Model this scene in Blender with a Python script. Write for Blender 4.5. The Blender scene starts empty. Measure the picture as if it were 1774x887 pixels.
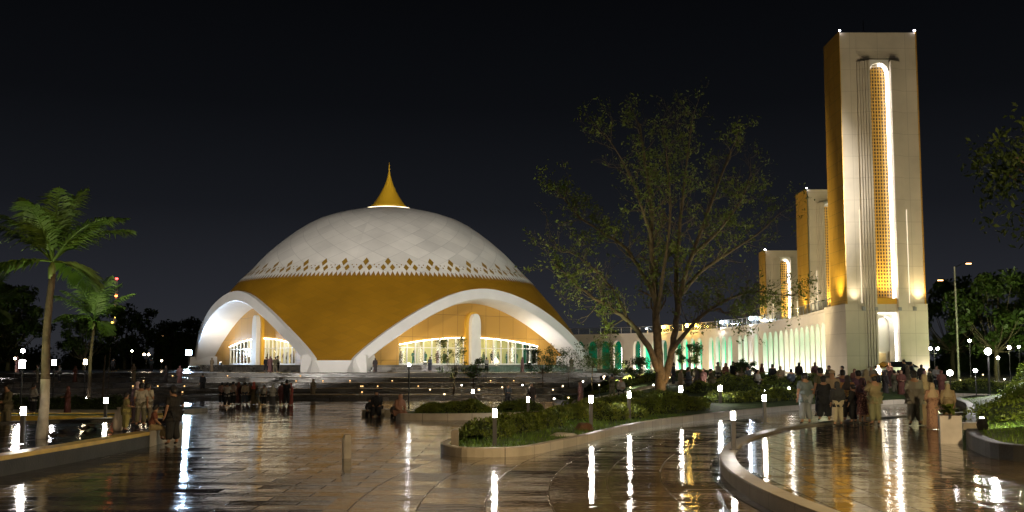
import bpy, bmesh, math, random
import numpy as np
from mathutils import Vector, Matrix
R = math.radians
SC = bpy.context.scene
COL = SC.collection

# ------------------------------------------------------------------ camera, world, exposure
CAMZ = 2.35
TH = math.atan(186.5 / 1900.0)
cam_d = bpy.data.cameras.new("camera"); cam = bpy.data.objects.new("camera", cam_d); COL.objects.link(cam)
cam.location = (0, 0, CAMZ); cam.rotation_euler = (R(90) + TH, 0, 0)
cam_d.sensor_width = 36.0; cam_d.lens = 1900.0 / 1774.0 * 36.0
cam_d.clip_start = 0.1; cam_d.clip_end = 6000
SC.camera = cam
SC.view_settings.view_transform = 'Standard'; SC.view_settings.look = 'None'
SC.view_settings.exposure = 0.35; SC.view_settings.gamma = 1.0
SC.view_settings.use_curve_mapping = False
SC.render.engine = 'CYCLES'
SC.cycles.use_denoising = True
SC.cycles.max_bounces = 6; SC.cycles.diffuse_bounces = 2; SC.cycles.glossy_bounces = 3
SC.cycles.transparent_max_bounces = 12
SC.cycles.use_light_tree = True
SC.cycles.sample_clamp_indirect = 6.0
SC.cycles.caustics_reflective = False; SC.cycles.caustics_refractive = False

W = bpy.data.worlds.new("World"); SC.world = W; W.use_nodes = True
nt = W.node_tree; nt.nodes.clear()
wo = nt.nodes.new('ShaderNodeOutputWorld'); bg = nt.nodes.new('ShaderNodeBackground')
sky = nt.nodes.new('ShaderNodeTexSky'); sky.sky_type = 'NISHITA'; sky.sun_disc = False
sky.sun_elevation = R(1.0); sky.sun_rotation = R(200); sky.air_density = 1.0; sky.dust_density = 3.0; sky.ozone_density = 2.0
# night sky: the town's glow lies along the horizon and dies away upward
geo = nt.nodes.new('ShaderNodeTexCoord'); sep = nt.nodes.new('ShaderNodeSeparateXYZ')
nt.links.new(geo.outputs['Generated'], sep.inputs[0])
ramp = nt.nodes.new('ShaderNodeValToRGB'); nt.links.new(sep.outputs['Z'], ramp.inputs[0])
cr = ramp.color_ramp
cr.elements[0].position = 0.0; cr.elements[0].color = (0.022, 0.023, 0.027, 1)
cr.elements[1].position = 0.34; cr.elements[1].color = (0.0013, 0.0014, 0.0018, 1)
for p, c in ((0.06, (0.0145, 0.0155, 0.020)), (0.14, (0.0062, 0.0069, 0.0092)), (0.23, (0.0027, 0.003, 0.004))):
    e = cr.elements.new(p); e.color = (*c, 1)
mixw = nt.nodes.new('ShaderNodeMix'); mixw.data_type = 'RGBA'; mixw.blend_type = 'ADD'
mixw.inputs[0].default_value = 0.0004
nt.links.new(ramp.outputs[0], mixw.inputs[6]); nt.links.new(sky.outputs[0], mixw.inputs[7])
nt.links.new(mixw.outputs[2], bg.inputs[0]); bg.inputs[1].default_value = 1.0
nt.links.new(bg.outputs[0], wo.inputs[0])

# ------------------------------------------------------------------ measuring helpers
CT, ST = math.cos(TH), math.sin(TH)
def ray(px, py):
    a = (px - 887) / 1900.0; b = (443.5 - py) / 1900.0
    return Vector((a, CT - b * ST, ST + b * CT))
def PZ(px, py, z=0.0):
    r = ray(px, py); t = (z - CAMZ) / r.z
    return Vector((r.x * t, r.y * t, z))
def PY(px, py, y):
    r = ray(px, py); t = y / r.y
    return Vector((r.x * t, y, CAMZ + r.z * t))
def ss(a, b, x):
    t = min(1.0, max(0.0, (x - a) / (b - a))); return t * t * (3 - 2 * t)
def gz(x, y):
    t = ss(0.03, 0.17, x / max(y, 1)) * ss(35, 50, y)
    zl = -0.6 * ss(35, 75, y) + 1.6 * ss(93, 126, y)
    zr = 1.25 * ss(58, 88, y)
    return (1 - t) * zl + t * zr
def PG(px, py):
    z = 0.0; p = None
    for _ in range(30):
        p = PZ(px, py, z)
        if p.y < 0 or p.y > 260: p.y = 260
        z = 0.6 * z + 0.4 * gz(p.x, p.y)
    return p
def G(px, y):
    """the ground point at distance y in the direction of column px"""
    x = (px - 887) / 1900.0 / 1.0048 * y
    return Vector((x, y, gz(x, y)))

# ------------------------------------------------------------------ materials
MATS = {}
def mat(name, col, rough=0.6, metal=0.0, spec=0.5, emit=None, es=0.0, noise=0.0, nscale=3.0, bump=0.0, bscale=20.0, coat=0.0):
    if name in MATS: return MATS[name]
    m = bpy.data.materials.new(name); m.use_nodes = True; n = m.node_tree; b = n.nodes['Principled BSDF']
    b.inputs['Base Color'].default_value = (*col, 1); b.inputs['Roughness'].default_value = rough
    b.inputs['Metallic'].default_value = metal; b.inputs['Specular IOR Level'].default_value = spec
    b.inputs['Coat Weight'].default_value = coat; b.inputs['Coat Roughness'].default_value = 0.15
    if emit:
        b.inputs['Emission Color'].default_value = (*emit, 1); b.inputs['Emission Strength'].default_value = es
    if noise or bump:
        tc = n.nodes.new('ShaderNodeTexCoord')
        if noise:
            nz = n.nodes.new('ShaderNodeTexNoise'); nz.inputs['Scale'].default_value = nscale; nz.inputs['Detail'].default_value = 6
            n.links.new(tc.outputs['Object'], nz.inputs['Vector'])
            mr = n.nodes.new('ShaderNodeMapRange'); mr.inputs[1].default_value = 0.3; mr.inputs[2].default_value = 0.7
            mr.inputs[3].default_value = 1 - noise; mr.inputs[4].default_value = 1 + noise
            n.links.new(nz.outputs['Fac'], mr.inputs[0])
            mx = n.nodes.new('ShaderNodeVectorMath'); mx.operation = 'SCALE'; mx.inputs[0].default_value = col
            n.links.new(mr.outputs[0], mx.inputs['Scale']); n.links.new(mx.outputs[0], b.inputs['Base Color'])
        if bump:
            nb = n.nodes.new('ShaderNodeTexNoise'); nb.inputs['Scale'].default_value = bscale; nb.inputs['Detail'].default_value = 4
            n.links.new(tc.outputs['Object'], nb.inputs['Vector'])
            bp = n.nodes.new('ShaderNodeBump'); bp.inputs['Strength'].default_value = bump; bp.inputs['Distance'].default_value = 0.03
            n.links.new(nb.outputs['Fac'], bp.inputs['Height']); n.links.new(bp.outputs[0], b.inputs['Normal'])
    MATS[name] = m
    return m
def emis(name, col, s):
    if name in MATS: return MATS[name]
    m = bpy.data.materials.new(name); m.use_nodes = True; n = m.node_tree; n.nodes.clear()
    o = n.nodes.new('ShaderNodeOutputMaterial'); e = n.nodes.new('ShaderNodeEmission')
    e.inputs[0].default_value = (*col, 1); e.inputs[1].default_value = s
    n.links.new(e.outputs[0], o.inputs[0]); MATS[name] = m
    return m
def leafmat(name, col, var=0.45, trans=0.3, rough=0.55, scale=1.2):
    if name in MATS: return MATS[name]
    m = bpy.data.materials.new(name); m.use_nodes = True; n = m.node_tree; b = n.nodes['Principled BSDF']
    b.inputs['Roughness'].default_value = rough
    tc = n.nodes.new('ShaderNodeTexCoord'); nz = n.nodes.new('ShaderNodeTexNoise'); nz.inputs['Scale'].default_value = scale; nz.inputs['Detail'].default_value = 5
    n.links.new(tc.outputs['Object'], nz.inputs['Vector'])
    rp = n.nodes.new('ShaderNodeValToRGB'); n.links.new(nz.outputs['Fac'], rp.inputs[0])
    rp.color_ramp.elements[0].position = 0.35; rp.color_ramp.elements[1].position = 0.65
    rp.color_ramp.elements[0].color = (col[0] * (1 - var), col[1] * (1 - var * .8), col[2] * (1 - var), 1)
    rp.color_ramp.elements[1].color = (col[0] * (1 + var * 1.3), col[1] * (1 + var), col[2] * (1 + var * .5), 1)
    n.links.new(rp.outputs[0], b.inputs['Base Color'])
    if trans:
        tr = n.nodes.new('ShaderNodeBsdfTranslucent'); n.links.new(rp.outputs[0], tr.inputs[0])
        mx = n.nodes.new('ShaderNodeMixShader'); mx.inputs[0].default_value = trans
        n.links.new(b.outputs[0], mx.inputs[1]); n.links.new(tr.outputs[0], mx.inputs[2])
        n.links.new(mx.outputs[0], n.nodes['Material Output'].inputs[0])
    MATS[name] = m
    return m

def wetstone(name, cols, brick=None, uv=False, tilt=0.03, rmin=0.08, rmax=0.34, bumpd=0.012, ripple=0.35, bscale=1.0, damp=None):
    """wet paving: slab tones, joints, thin water film with a noisy roughness"""
    m = bpy.data.materials.new(name); m.use_nodes = True; n = m.node_tree; L = n.links; b = n.nodes['Principled BSDF']
    tc = n.nodes.new('ShaderNodeTexCoord'); src = tc.outputs['UV'] if uv else tc.outputs['Object']
    br = n.nodes.new('ShaderNodeTexBrick'); L.new(src, br.inputs['Vector'])
    w, h, off = brick
    br.inputs['Scale'].default_value = 1.0; br.inputs['Brick Width'].default_value = w; br.inputs['Row Height'].default_value = h
    br.inputs['Mortar Size'].default_value = 0.016; br.inputs['Mortar Smooth'].default_value = 0.3; br.offset = off
    br.inputs['Color1'].default_value = (*cols[0], 1); br.inputs['Color2'].default_value = (*cols[1], 1)
    br.inputs['Mortar'].default_value = (cols[0][0] * .35, cols[0][1] * .35, cols[0][2] * .35, 1)
    big = n.nodes.new('ShaderNodeTexNoise'); big.inputs['Scale'].default_value = 0.35; big.inputs['Detail'].default_value = 5
    L.new(tc.outputs['Object'], big.inputs['Vector'])
    mr = n.nodes.new('ShaderNodeMapRange'); L.new(big.outputs['Fac'], mr.inputs[0])
    mr.inputs[1].default_value = 0.35; mr.inputs[2].default_value = 0.65; mr.inputs[3].default_value = 0.6; mr.inputs[4].default_value = 1.3
    sc = n.nodes.new('ShaderNodeVectorMath'); sc.operation = 'SCALE'; L.new(br.outputs['Color'], sc.inputs[0]); L.new(mr.outputs[0], sc.inputs['Scale'])
    L.new(sc.outputs[0], b.inputs['Base Color'])
    # puddles and drier patches
    pd = n.nodes.new('ShaderNodeTexNoise'); pd.inputs['Scale'].default_value = 0.22; pd.inputs['Detail'].default_value = 7; pd.inputs['Roughness'].default_value = 0.6
    mp = n.nodes.new('ShaderNodeMapping'); mp.inputs['Scale'].default_value = (0.6, 1.2, 1); mp.inputs['Location'].default_value = (3.1, 7.7, 0)
    L.new(tc.outputs['Object'], mp.inputs['Vector']); L.new(mp.outputs[0], pd.inputs['Vector'])
    pr = n.nodes.new('ShaderNodeMapRange'); L.new(pd.outputs['Fac'], pr.inputs[0])
    pr.inputs[1].default_value = 0.47; pr.inputs[2].default_value = 0.56; pr.inputs[3].default_value = rmin; pr.inputs[4].default_value = rmax
    # each slab holds the water a little differently
    sx = n.nodes.new('ShaderNodeSeparateXYZ'); L.new(br.outputs['Color'], sx.inputs[0])
    sr = n.nodes.new('ShaderNodeMapRange'); L.new(sx.outputs[0], sr.inputs[0]); sr.inputs[1].default_value = cols[1][0]; sr.inputs[2].default_value = cols[0][0]; sr.inputs[3].default_value = 0.0; sr.inputs[4].default_value = 0.05
    ra = n.nodes.new('ShaderNodeMath'); ra.operation = 'ADD'; L.new(pr.outputs[0], ra.inputs[0]); L.new(sr.outputs[0], ra.inputs[1])
    rj = n.nodes.new('ShaderNodeMath'); rj.operation = 'MULTIPLY_ADD'; L.new(br.outputs['Fac'], rj.inputs[0]); rj.inputs[1].default_value = 0.22; L.new(ra.outputs[0], rj.inputs[2])
    L.new(rj.outputs[0], b.inputs['Roughness'])
    b.inputs['Specular IOR Level'].default_value = 0.6
    b.inputs['IOR'].default_value = 1.6
    # relief: joints, slab tilt, fine grain, shallow ripples
    jt = n.nodes.new('ShaderNodeMath'); jt.operation = 'MULTIPLY'; L.new(br.outputs['Fac'], jt.inputs[0]); jt.inputs[1].default_value = -1.1
    vt = n.nodes.new('ShaderNodeTexNoise'); vt.inputs['Scale'].default_value = 1.0 * bscale; vt.inputs['Detail'].default_value = 4
    ms = n.nodes.new('ShaderNodeMapping'); ms.inputs['Scale'].default_value = (0.8, 1.25, 1)
    L.new(tc.outputs['Object'], ms.inputs['Vector']); L.new(ms.outputs[0], vt.inputs['Vector'])
    fg = n.nodes.new('ShaderNodeTexNoise'); fg.inputs['Scale'].default_value = 26.0; fg.inputs['Detail'].default_value = 3
    mf = n.nodes.new('ShaderNodeMapping'); mf.inputs['Scale'].default_value = (.12, .34, 1); L.new(tc.outputs['Object'], mf.inputs['Vector']); L.new(mf.outputs[0], fg.inputs['Vector'])
    fm = n.nodes.new('ShaderNodeMath'); fm.operation = 'MULTIPLY_ADD'; L.new(fg.outputs['Fac'], fm.inputs[0]); fm.inputs[1].default_value = 0.9; L.new(jt.outputs[0], fm.inputs[2])
    vm = n.nodes.new('ShaderNodeMath'); vm.operation = 'MULTIPLY_ADD'; L.new(vt.outputs['Fac'], vm.inputs[0]); vm.inputs[1].default_value = ripple * 3; L.new(fm.outputs[0], vm.inputs[2])
    bp = n.nodes.new('ShaderNodeBump'); bp.inputs['Strength'].default_value = 1.0; bp.inputs['Distance'].default_value = bumpd
    L.new(vm.outputs[0], bp.inputs['Height'])
    # every slab lies a touch out of true, which breaks the reflections up
    gn = n.nodes.new('ShaderNodeNewGeometry'); tl = n.nodes.new('ShaderNodeMapRange'); L.new(sx.outputs[0], tl.inputs[0])
    tl.inputs[1].default_value = cols[1][0]; tl.inputs[2].default_value = cols[0][0]; tl.inputs[3].default_value = -tilt / 2; tl.inputs[4].default_value = tilt / 2
    cv = n.nodes.new('ShaderNodeCombineXYZ'); th = n.nodes.new('ShaderNodeMath'); th.operation = 'MULTIPLY'; L.new(tl.outputs[0], th.inputs[0]); th.inputs[1].default_value = .4
    L.new(th.outputs[0], cv.inputs[0]); L.new(tl.outputs[0], cv.inputs[1])
    ad = n.nodes.new('ShaderNodeVectorMath'); L.new(gn.outputs['Normal'], ad.inputs[0]); L.new(cv.outputs[0], ad.inputs[1])
    nm = n.nodes.new('ShaderNodeVectorMath'); nm.operation = 'NORMALIZE'; L.new(ad.outputs[0], nm.inputs[0]); L.new(nm.outputs[0], bp.inputs['Normal'])
    L.new(bp.outputs[0], b.inputs['Normal'])
    MATS[name] = m
    return m

# ------------------------------------------------------------------ mesh helpers
class MB:
    """collects verts and faces, links them as one mesh"""
    def __init__(s): s.v = []; s.f = []; s.m = []; s.uv = {}
    def add(s, vs, fs, mi=0):
        o = len(s.v); s.v += [tuple(v) for v in vs]; s.f += [tuple(i + o for i in f) for f in fs]; s.m += [mi] * len(fs); return o
    def box(s, c, d, mi=0, rz=0.0, taper=1.0):
        hx, hy, hz = d[0] / 2, d[1] / 2, d[2] / 2; vs = []
        for z, k in ((-hz, 1), (hz, taper)):
            for x, y in ((-hx, -hy), (hx, -hy), (hx, hy), (-hx, hy)):
                x *= k; y *= k
                vs.append((c[0] + x * math.cos(rz) - y * math.sin(rz), c[1] + x * math.sin(rz) + y * math.cos(rz), c[2] + z))
        s.add(vs, [(3, 2, 1, 0), (4, 5, 6, 7), (0, 1, 5, 4), (1, 2, 6, 5), (2, 3, 7, 6), (3, 0, 4, 7)], mi); return s
    def lathe(s, c, prof, n=16, mi=0, cap=True):
        vs = []; fs = []
        for r, z in prof:
            for i in range(n):
                a = 2 * math.pi * i / n; vs.append((c[0] + r * math.cos(a), c[1] + r * math.sin(a), c[2] + z))
        for j in range(len(prof) - 1):
            for i in range(n):
                k = (i + 1) % n; fs.append((j * n + i, j * n + k, (j + 1) * n + k, (j + 1) * n + i))
        if cap:
            fs.append(tuple(range(n - 1, -1, -1))); fs.append(tuple(range((len(prof) - 1) * n, len(prof) * n)))
        s.add(vs, fs, mi); return s
    def tube(s, pts, rad, n=6, mi=0, cap=True):
        pts = [Vector(p) for p in pts]; k = len(pts)
        if not hasattr(rad, '__len__'): rad = [rad] * k
        vs = []; fs = []; up = Vector((0, 0, 1)); prev = None
        for i, p in enumerate(pts):
            t = (pts[min(i + 1, k - 1)] - pts[max(i - 1, 0)]).normalized()
            if prev is None:
                a = t.cross(up)
                if a.length < 1e-3: a = t.cross(Vector((1, 0, 0)))
            else:
                a = prev - t * prev.dot(t)
                if a.length < 1e-4: a = t.cross(up)
            a.normalize(); b = t.cross(a); prev = a
            for j in range(n):
                an = 2 * math.pi * j / n; vs.append(p + (a * math.cos(an) + b * math.sin(an)) * rad[i])
        for i in range(k - 1):
            for j in range(n):
                l = (j + 1) % n; fs.append((i * n + j, i * n + l, (i + 1) * n + l, (i + 1) * n + j))
        if cap and n > 2:
            fs.append(tuple(range(n - 1, -1, -1))); fs.append(tuple(range((k - 1) * n, k * n)))
        s.add(vs, fs, mi); return s
    def build(s, name, mats, parent=None, smooth=False, loc=None):
        me = bpy.data.meshes.new(name); me.from_pydata(s.v, [], s.f)
        if not isinstance(mats, (list, tuple)): mats = [mats]
        for m in mats: me.materials.append(m)
        if len(mats) > 1: me.polygons.foreach_set('material_index', s.m)
        if smooth: me.polygons.foreach_set('use_smooth', [True] * len(me.polygons))
        me.update()
        o = bpy.data.objects.new(name, me); COL.objects.link(o)
        if loc is not None: o.location = loc
        if parent is not None: o.parent = parent
        return o
def npmesh(name, V, F, m, parent=None, smooth=False):
    """fast mesh from arrays, all faces the same number of corners"""
    me = bpy.data.meshes.new(name); nv = len(V); nf, k = F.shape
    me.vertices.add(nv); me.vertices.foreach_set('co', V.astype(np.float32).ravel())
    me.loops.add(nf * k); me.loops.foreach_set('vertex_index', F.astype(np.int32).ravel())
    me.polygons.add(nf); me.polygons.foreach_set('loop_start', np.arange(0, nf * k, k, dtype=np.int32))
    me.update(calc_edges=True)
    if smooth: me.polygons.foreach_set('use_smooth', [True] * nf)
    me.materials.append(m)
    o = bpy.data.objects.new(name, me); COL.objects.link(o)
    if parent is not None: o.parent = parent
    return o
def tag(o, label=None, cat=None, group=None, kind=None):
    if label: o['label'] = label
    if cat: o['category'] = cat
    if group: o['group'] = group
    if kind: o['kind'] = kind
    return o
def empty(name, loc=(0, 0, 0), rz=0.0, label=None, cat=None, group=None):
    o = bpy.data.objects.new(name, None); COL.objects.link(o); o.location = loc; o.rotation_euler = (0, 0, rz); o.empty_display_size = 0.3
    return tag(o, label, cat, group)
def dup(root, loc, rz=0.0, label=None, group=None, scale=None, cat=None):
    def cp(o, par):
        c = o.copy(); COL.objects.link(c)
        if par is not None: c.parent = par
        for ch in KIDS.get(o.name, ()): cp(ch, c)
        return c
    KIDS = {}
    st = [root]
    for o in root.children_recursive: KIDS.setdefault(o.parent.name, []).append(o)
    c = cp(root, None); c.location = loc; c.rotation_euler = (0, 0, rz)
    if scale: c.scale = (scale,) * 3 if not hasattr(scale, '__len__') else scale
    if label: c['label'] = label
    if group: c['group'] = group
    if cat: c['category'] = cat
    return c
def spot(name, loc, target, power, ang=60, col=(1, 1, 1), rad=0.2, blend=0.5, parent=None):
    d = bpy.data.lights.new(name, 'SPOT'); d.energy = power; d.spot_size = R(ang); d.color = col; d.shadow_soft_size = rad; d.spot_blend = blend
    o = bpy.data.objects.new(name, d); COL.objects.link(o); o.location = loc
    o.rotation_euler = (Vector(target) - Vector(loc)).to_track_quat('-Z', 'Y').to_euler()
    if parent is not None:
        o.parent = parent; o.location = Vector(loc) - Vector(parent.location)
    return o
def point(name, loc, power, col=(1, 1, 1), rad=0.1, parent=None):
    d = bpy.data.lights.new(name, 'POINT'); d.energy = power; d.color = col; d.shadow_soft_size = rad
    o = bpy.data.objects.new(name, d); COL.objects.link(o); o.location = loc
    if parent is not None: o.parent = parent
    return o

def leafcloud(P, size, rng, squash=1.0):
    """one small bent leaf (two quads' worth: one rhombus) at each point"""
    n = len(P); a = rng.normal(size=(n, 3)); a /= np.linalg.norm(a, axis=1)[:, None]
    b = rng.normal(size=(n, 3)); b -= a * (a * b).sum(1)[:, None]; b /= np.linalg.norm(b, axis=1)[:, None]
    s = size * rng.uniform(0.6, 1.4, (n, 1)); a = a * s; b = b * s * 0.45
    V = np.stack([P - a, P + b - a * .1, P + a, P - b - a * .1], 1).reshape(-1, 3)
    F = np.arange(4 * n).reshape(n, 4)
    return V, F

# ================================================================== GROUND
M_ground = wetstone('wet_paving', ((0.065, 0.046, 0.025), (0.033, 0.024, 0.014)), brick=(1.2, 0.6, 0.5), rmin=0.015, rmax=0.10, bumpd=0.005, ripple=0.6, tilt=.05)
M_ring = wetstone('wet_ring_paving', ((0.17, 0.12, 0.06), (0.09, 0.065, 0.035)), brick=(0.75, 1.1, 0.5), uv=True, rmin=0.015, rmax=0.09, bumpd=0.006, ripple=0.6, tilt=.045)
M_plat = wetstone('wet_platform_paving', ((0.075, 0.058, 0.036), (0.045, 0.036, 0.024)), brick=(0.6, 0.6, 0.0), rmin=0.01, rmax=0.05, bumpd=0.005, ripple=0.6, tilt=.03)
M_step = wetstone('wet_step_stone', ((0.12, 0.108, 0.09), (0.075, 0.068, 0.056)), brick=(1.4, 0.5, 0.5), rmin=0.12, rmax=0.4, bumpd=0.01, ripple=0.3)
M_kerb = mat('kerb_concrete', (0.36, 0.33, 0.27), 0.5, noise=0.25, nscale=1.5, bump=0.2)
M_yellow = mat('kerb_yellow_paint', (0.55, 0.38, 0.06), 0.35, noise=0.25, nscale=2.0)
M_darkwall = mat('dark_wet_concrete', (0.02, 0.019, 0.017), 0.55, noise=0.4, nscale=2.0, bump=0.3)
def jointed(name, col, rough, pitch):
    m = mat(name, col, rough, noise=0.18, nscale=1.3, bump=0.08); n = m.node_tree; b = n.nodes['Principled BSDF']; L = n.links
    uv = n.nodes.new('ShaderNodeUVMap'); sp = n.nodes.new('ShaderNodeSeparateXYZ'); L.new(uv.outputs[0], sp.inputs[0])
    d = n.nodes.new('ShaderNodeMath'); d.operation = 'DIVIDE'; L.new(sp.outputs[0], d.inputs[0]); d.inputs[1].default_value = pitch
    f = n.nodes.new('ShaderNodeMath'); f.operation = 'FRACT'; L.new(d.outputs[0], f.inputs[0])
    c = n.nodes.new('ShaderNodeMath'); c.operation = 'LESS_THAN'; L.new(f.outputs[0], c.inputs[0]); c.inputs[1].default_value = .035 / pitch
    fl = n.nodes.new('ShaderNodeMath'); fl.operation = 'FLOOR'; L.new(d.outputs[0], fl.inputs[0])
    wn = n.nodes.new('ShaderNodeTexWhiteNoise'); wn.noise_dimensions = '1D'; L.new(fl.outputs[0], wn.inputs['W'])
    mr = n.nodes.new('ShaderNodeMapRange'); L.new(wn.outputs['Value'], mr.inputs[0]); mr.inputs[3].default_value = .88; mr.inputs[4].default_value = 1.08
    k = n.nodes.new('ShaderNodeMath'); k.operation = 'MULTIPLY_ADD'; L.new(c.outputs[0], k.inputs[0]); k.inputs[1].default_value = -.45; L.new(mr.outputs[0], k.inputs[2])
    v = n.nodes.new('ShaderNodeVectorMath'); v.operation = 'SCALE'; L.new(b.inputs['Base Color'].links[0].from_socket, v.inputs[0]); L.new(k.outputs[0], v.inputs['Scale']); L.new(v.outputs[0], b.inputs['Base Color'])
    return m
M_kerbj = jointed('kerb_stones', (0.47, 0.42, 0.33), 0.45, 1.15)
def set_uv(o, U):
    uv = o.data.uv_layers.new(name='UVMap')
    for lp in o.data.loops: uv.data[lp.index].uv = U[lp.vertex_index]
M_soil = mat('soil', (0.05, 0.03, 0.018), 0.9, noise=0.5, nscale=4.0, bump=0.8, bscale=30)
M_lawn = mat('lawn', (0.045, 0.085, 0.014), 0.8, noise=0.55, nscale=2.5, bump=1.0, bscale=45)
M_white = mat('white_render', (0.74, 0.72, 0.66), 0.55, noise=0.07, nscale=0.8, bump=0.06, bscale=8)
M_dark = mat('dark_metal', (0.03, 0.03, 0.03), 0.35, metal=0.6)
M_grey = mat('grey_metal', (0.3, 0.3, 0.3), 0.4, metal=0.7)

def grid_sheet(name, xs, ys, zf, m, kind='structure'):
    xs = np.array(xs); ys = np.array(ys); nx, ny = len(xs), len(ys)
    V = np.array([(x, y, zf(x, y)) for y in ys for x in xs])
    F = np.array([(j * nx + i, j * nx + i + 1, (j + 1) * nx + i + 1, (j + 1) * nx + i) for j in range(ny - 1) for i in range(nx - 1)])
    o = npmesh(name, V, F, m, smooth=True); tag(o, kind=kind); return o
xs = list(np.arange(-90, 91, 3.0)); xs = [-3000, -1200, -500, -250, -150] + xs + [150, 250, 500, 1200, 3000]
ys = [-60, -20] + list(np.arange(0, 150, 2.5)) + [160, 180, 220, 300, 500, 900, 1800, 3500]
grid_sheet('ground', xs, ys, gz, M_ground)

# ring of radial paving round the low platform
PC = (39.15, 19.0); PR = 35.0
def ring_mesh(name, r0, r1, a0, a1, z, m, n=160, nr=8, uvs=True):
    V = []; F = []; U = []
    for i in range(n + 1):
        a = a0 + (a1 - a0) * i / n
        for j in range(nr + 1):
            r = r0 + (r1 - r0) * j / nr; x = PC[0] + r * math.cos(a); y = PC[1] + r * math.sin(a)
            V.append((x, y, z + gz(x, y))); U.append((a * 38.0, r))
    for i in range(n):
        for j in range(nr):
            k = i * (nr + 1) + j; F.append((k, k + 1, k + nr + 2, k + nr + 1))
    me = bpy.data.meshes.new(name); me.from_pydata(V, [], F); uv = me.uv_layers.new(name='UVMap')
    for lp in me.loops: uv.data[lp.index].uv = U[lp.vertex_index]
    me.materials.append(m); me.update(); o = bpy.data.objects.new(name, me); COL.objects.link(o); tag(o, kind='structure'); return o
ring_mesh('ring_path', PR + 0.0, 42.2, R(100), R(215), 0.004, M_ring)
# the platform: floor disc and its kerb
mb = MB(); n = 240
vs = [(PC[0] + (PR - .35) * math.cos(2 * math.pi * i / n), PC[1] + (PR - .35) * math.sin(2 * math.pi * i / n), 0.2) for i in range(n)]
mb.add(vs, [tuple(range(n))]); o = mb.build('platform_paving', M_plat); tag(o, kind='structure')
def sweep_ring(name, prof, a0, a1, m, n=200):
    V = []; F = []; k = len(prof)
    for i in range(n + 1):
        a = a0 + (a1 - a0) * i / n
        for r, z in prof: V.append((PC[0] + r * math.cos(a), PC[1] + r * math.sin(a), z))
    for i in range(n):
        for j in range(k - 1): F.append((i * k + j, i * k + j + 1, (i + 1) * k + j + 1, (i + 1) * k + j))
    mb = MB(); mb.add(V, F); o = mb.build(name, m, smooth=False); tag(o, kind='structure'); set_uv(o, [(i * (a1 - a0) / n * PR, 0) for i in range(n + 1) for _ in range(k)]); return o
M_kerbwet = jointed('kerb_wet_stone', (0.22, 0.2, 0.155), 0.42, 1.4)
sweep_ring('platform_kerb', [(PR, -0.3), (PR, 0.24), (PR - .02, 0.27), (PR - .34, 0.27), (PR - .36, 0.25), (PR - .36, 0.1)], R(60), R(300), M_kerbwet)

# ------------------------------------------------------------------ planted beds
def bez(pts, k=6):
    """Catmull-Rom through closed points"""
    n = len(pts); out = []
    for i in range(n):
        p0, p1, p2, p3 = [np.array(pts[(i + d) % n], float) for d in (-1, 0, 1, 2)]
        for j in range(k):
            t = j / k
            out.append(tuple(0.5 * ((2 * p1) + (-p0 + p2) * t + (2 * p0 - 5 * p1 + 4 * p2 - p3) * t * t + (-p0 + 3 * p1 - 3 * p2 + p3) * t ** 3)))
    return out
def inpoly(x, y, P):
    c = False; j = len(P) - 1
    for i in range(len(P)):
        if (P[i][1] > y) != (P[j][1] > y) and x < (P[j][0] - P[i][0]) * (y - P[i][1]) / (P[j][1] - P[i][1]) + P[i][0]: c = not c
        j = i
    return c
def distpoly(x, y, P):
    A = np.array(P); B = np.roll(A, -1, 0); d = B - A; p = np.array((x, y))
    t = np.clip(((p - A) * d).sum(1) / ((d * d).sum(1) + 1e-9), 0, 1)
    return float(np.sqrt((((A + d * t[:, None]) - p) ** 2).sum(1).min()))
def offs(P, w):
    n = len(P); out = []
    ar = sum(P[i][0] * P[(i + 1) % n][1] - P[(i + 1) % n][0] * P[i][1] for i in range(n)); s = 1 if ar > 0 else -1
    for i in range(n):
        a = Vector(P[i - 1]); b = Vector(P[(i + 1) % n]); t = (b - a).normalized(); out.append((P[i][0] - t.y * w * s, P[i][1] + t.x * w * s))
    return out
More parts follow.
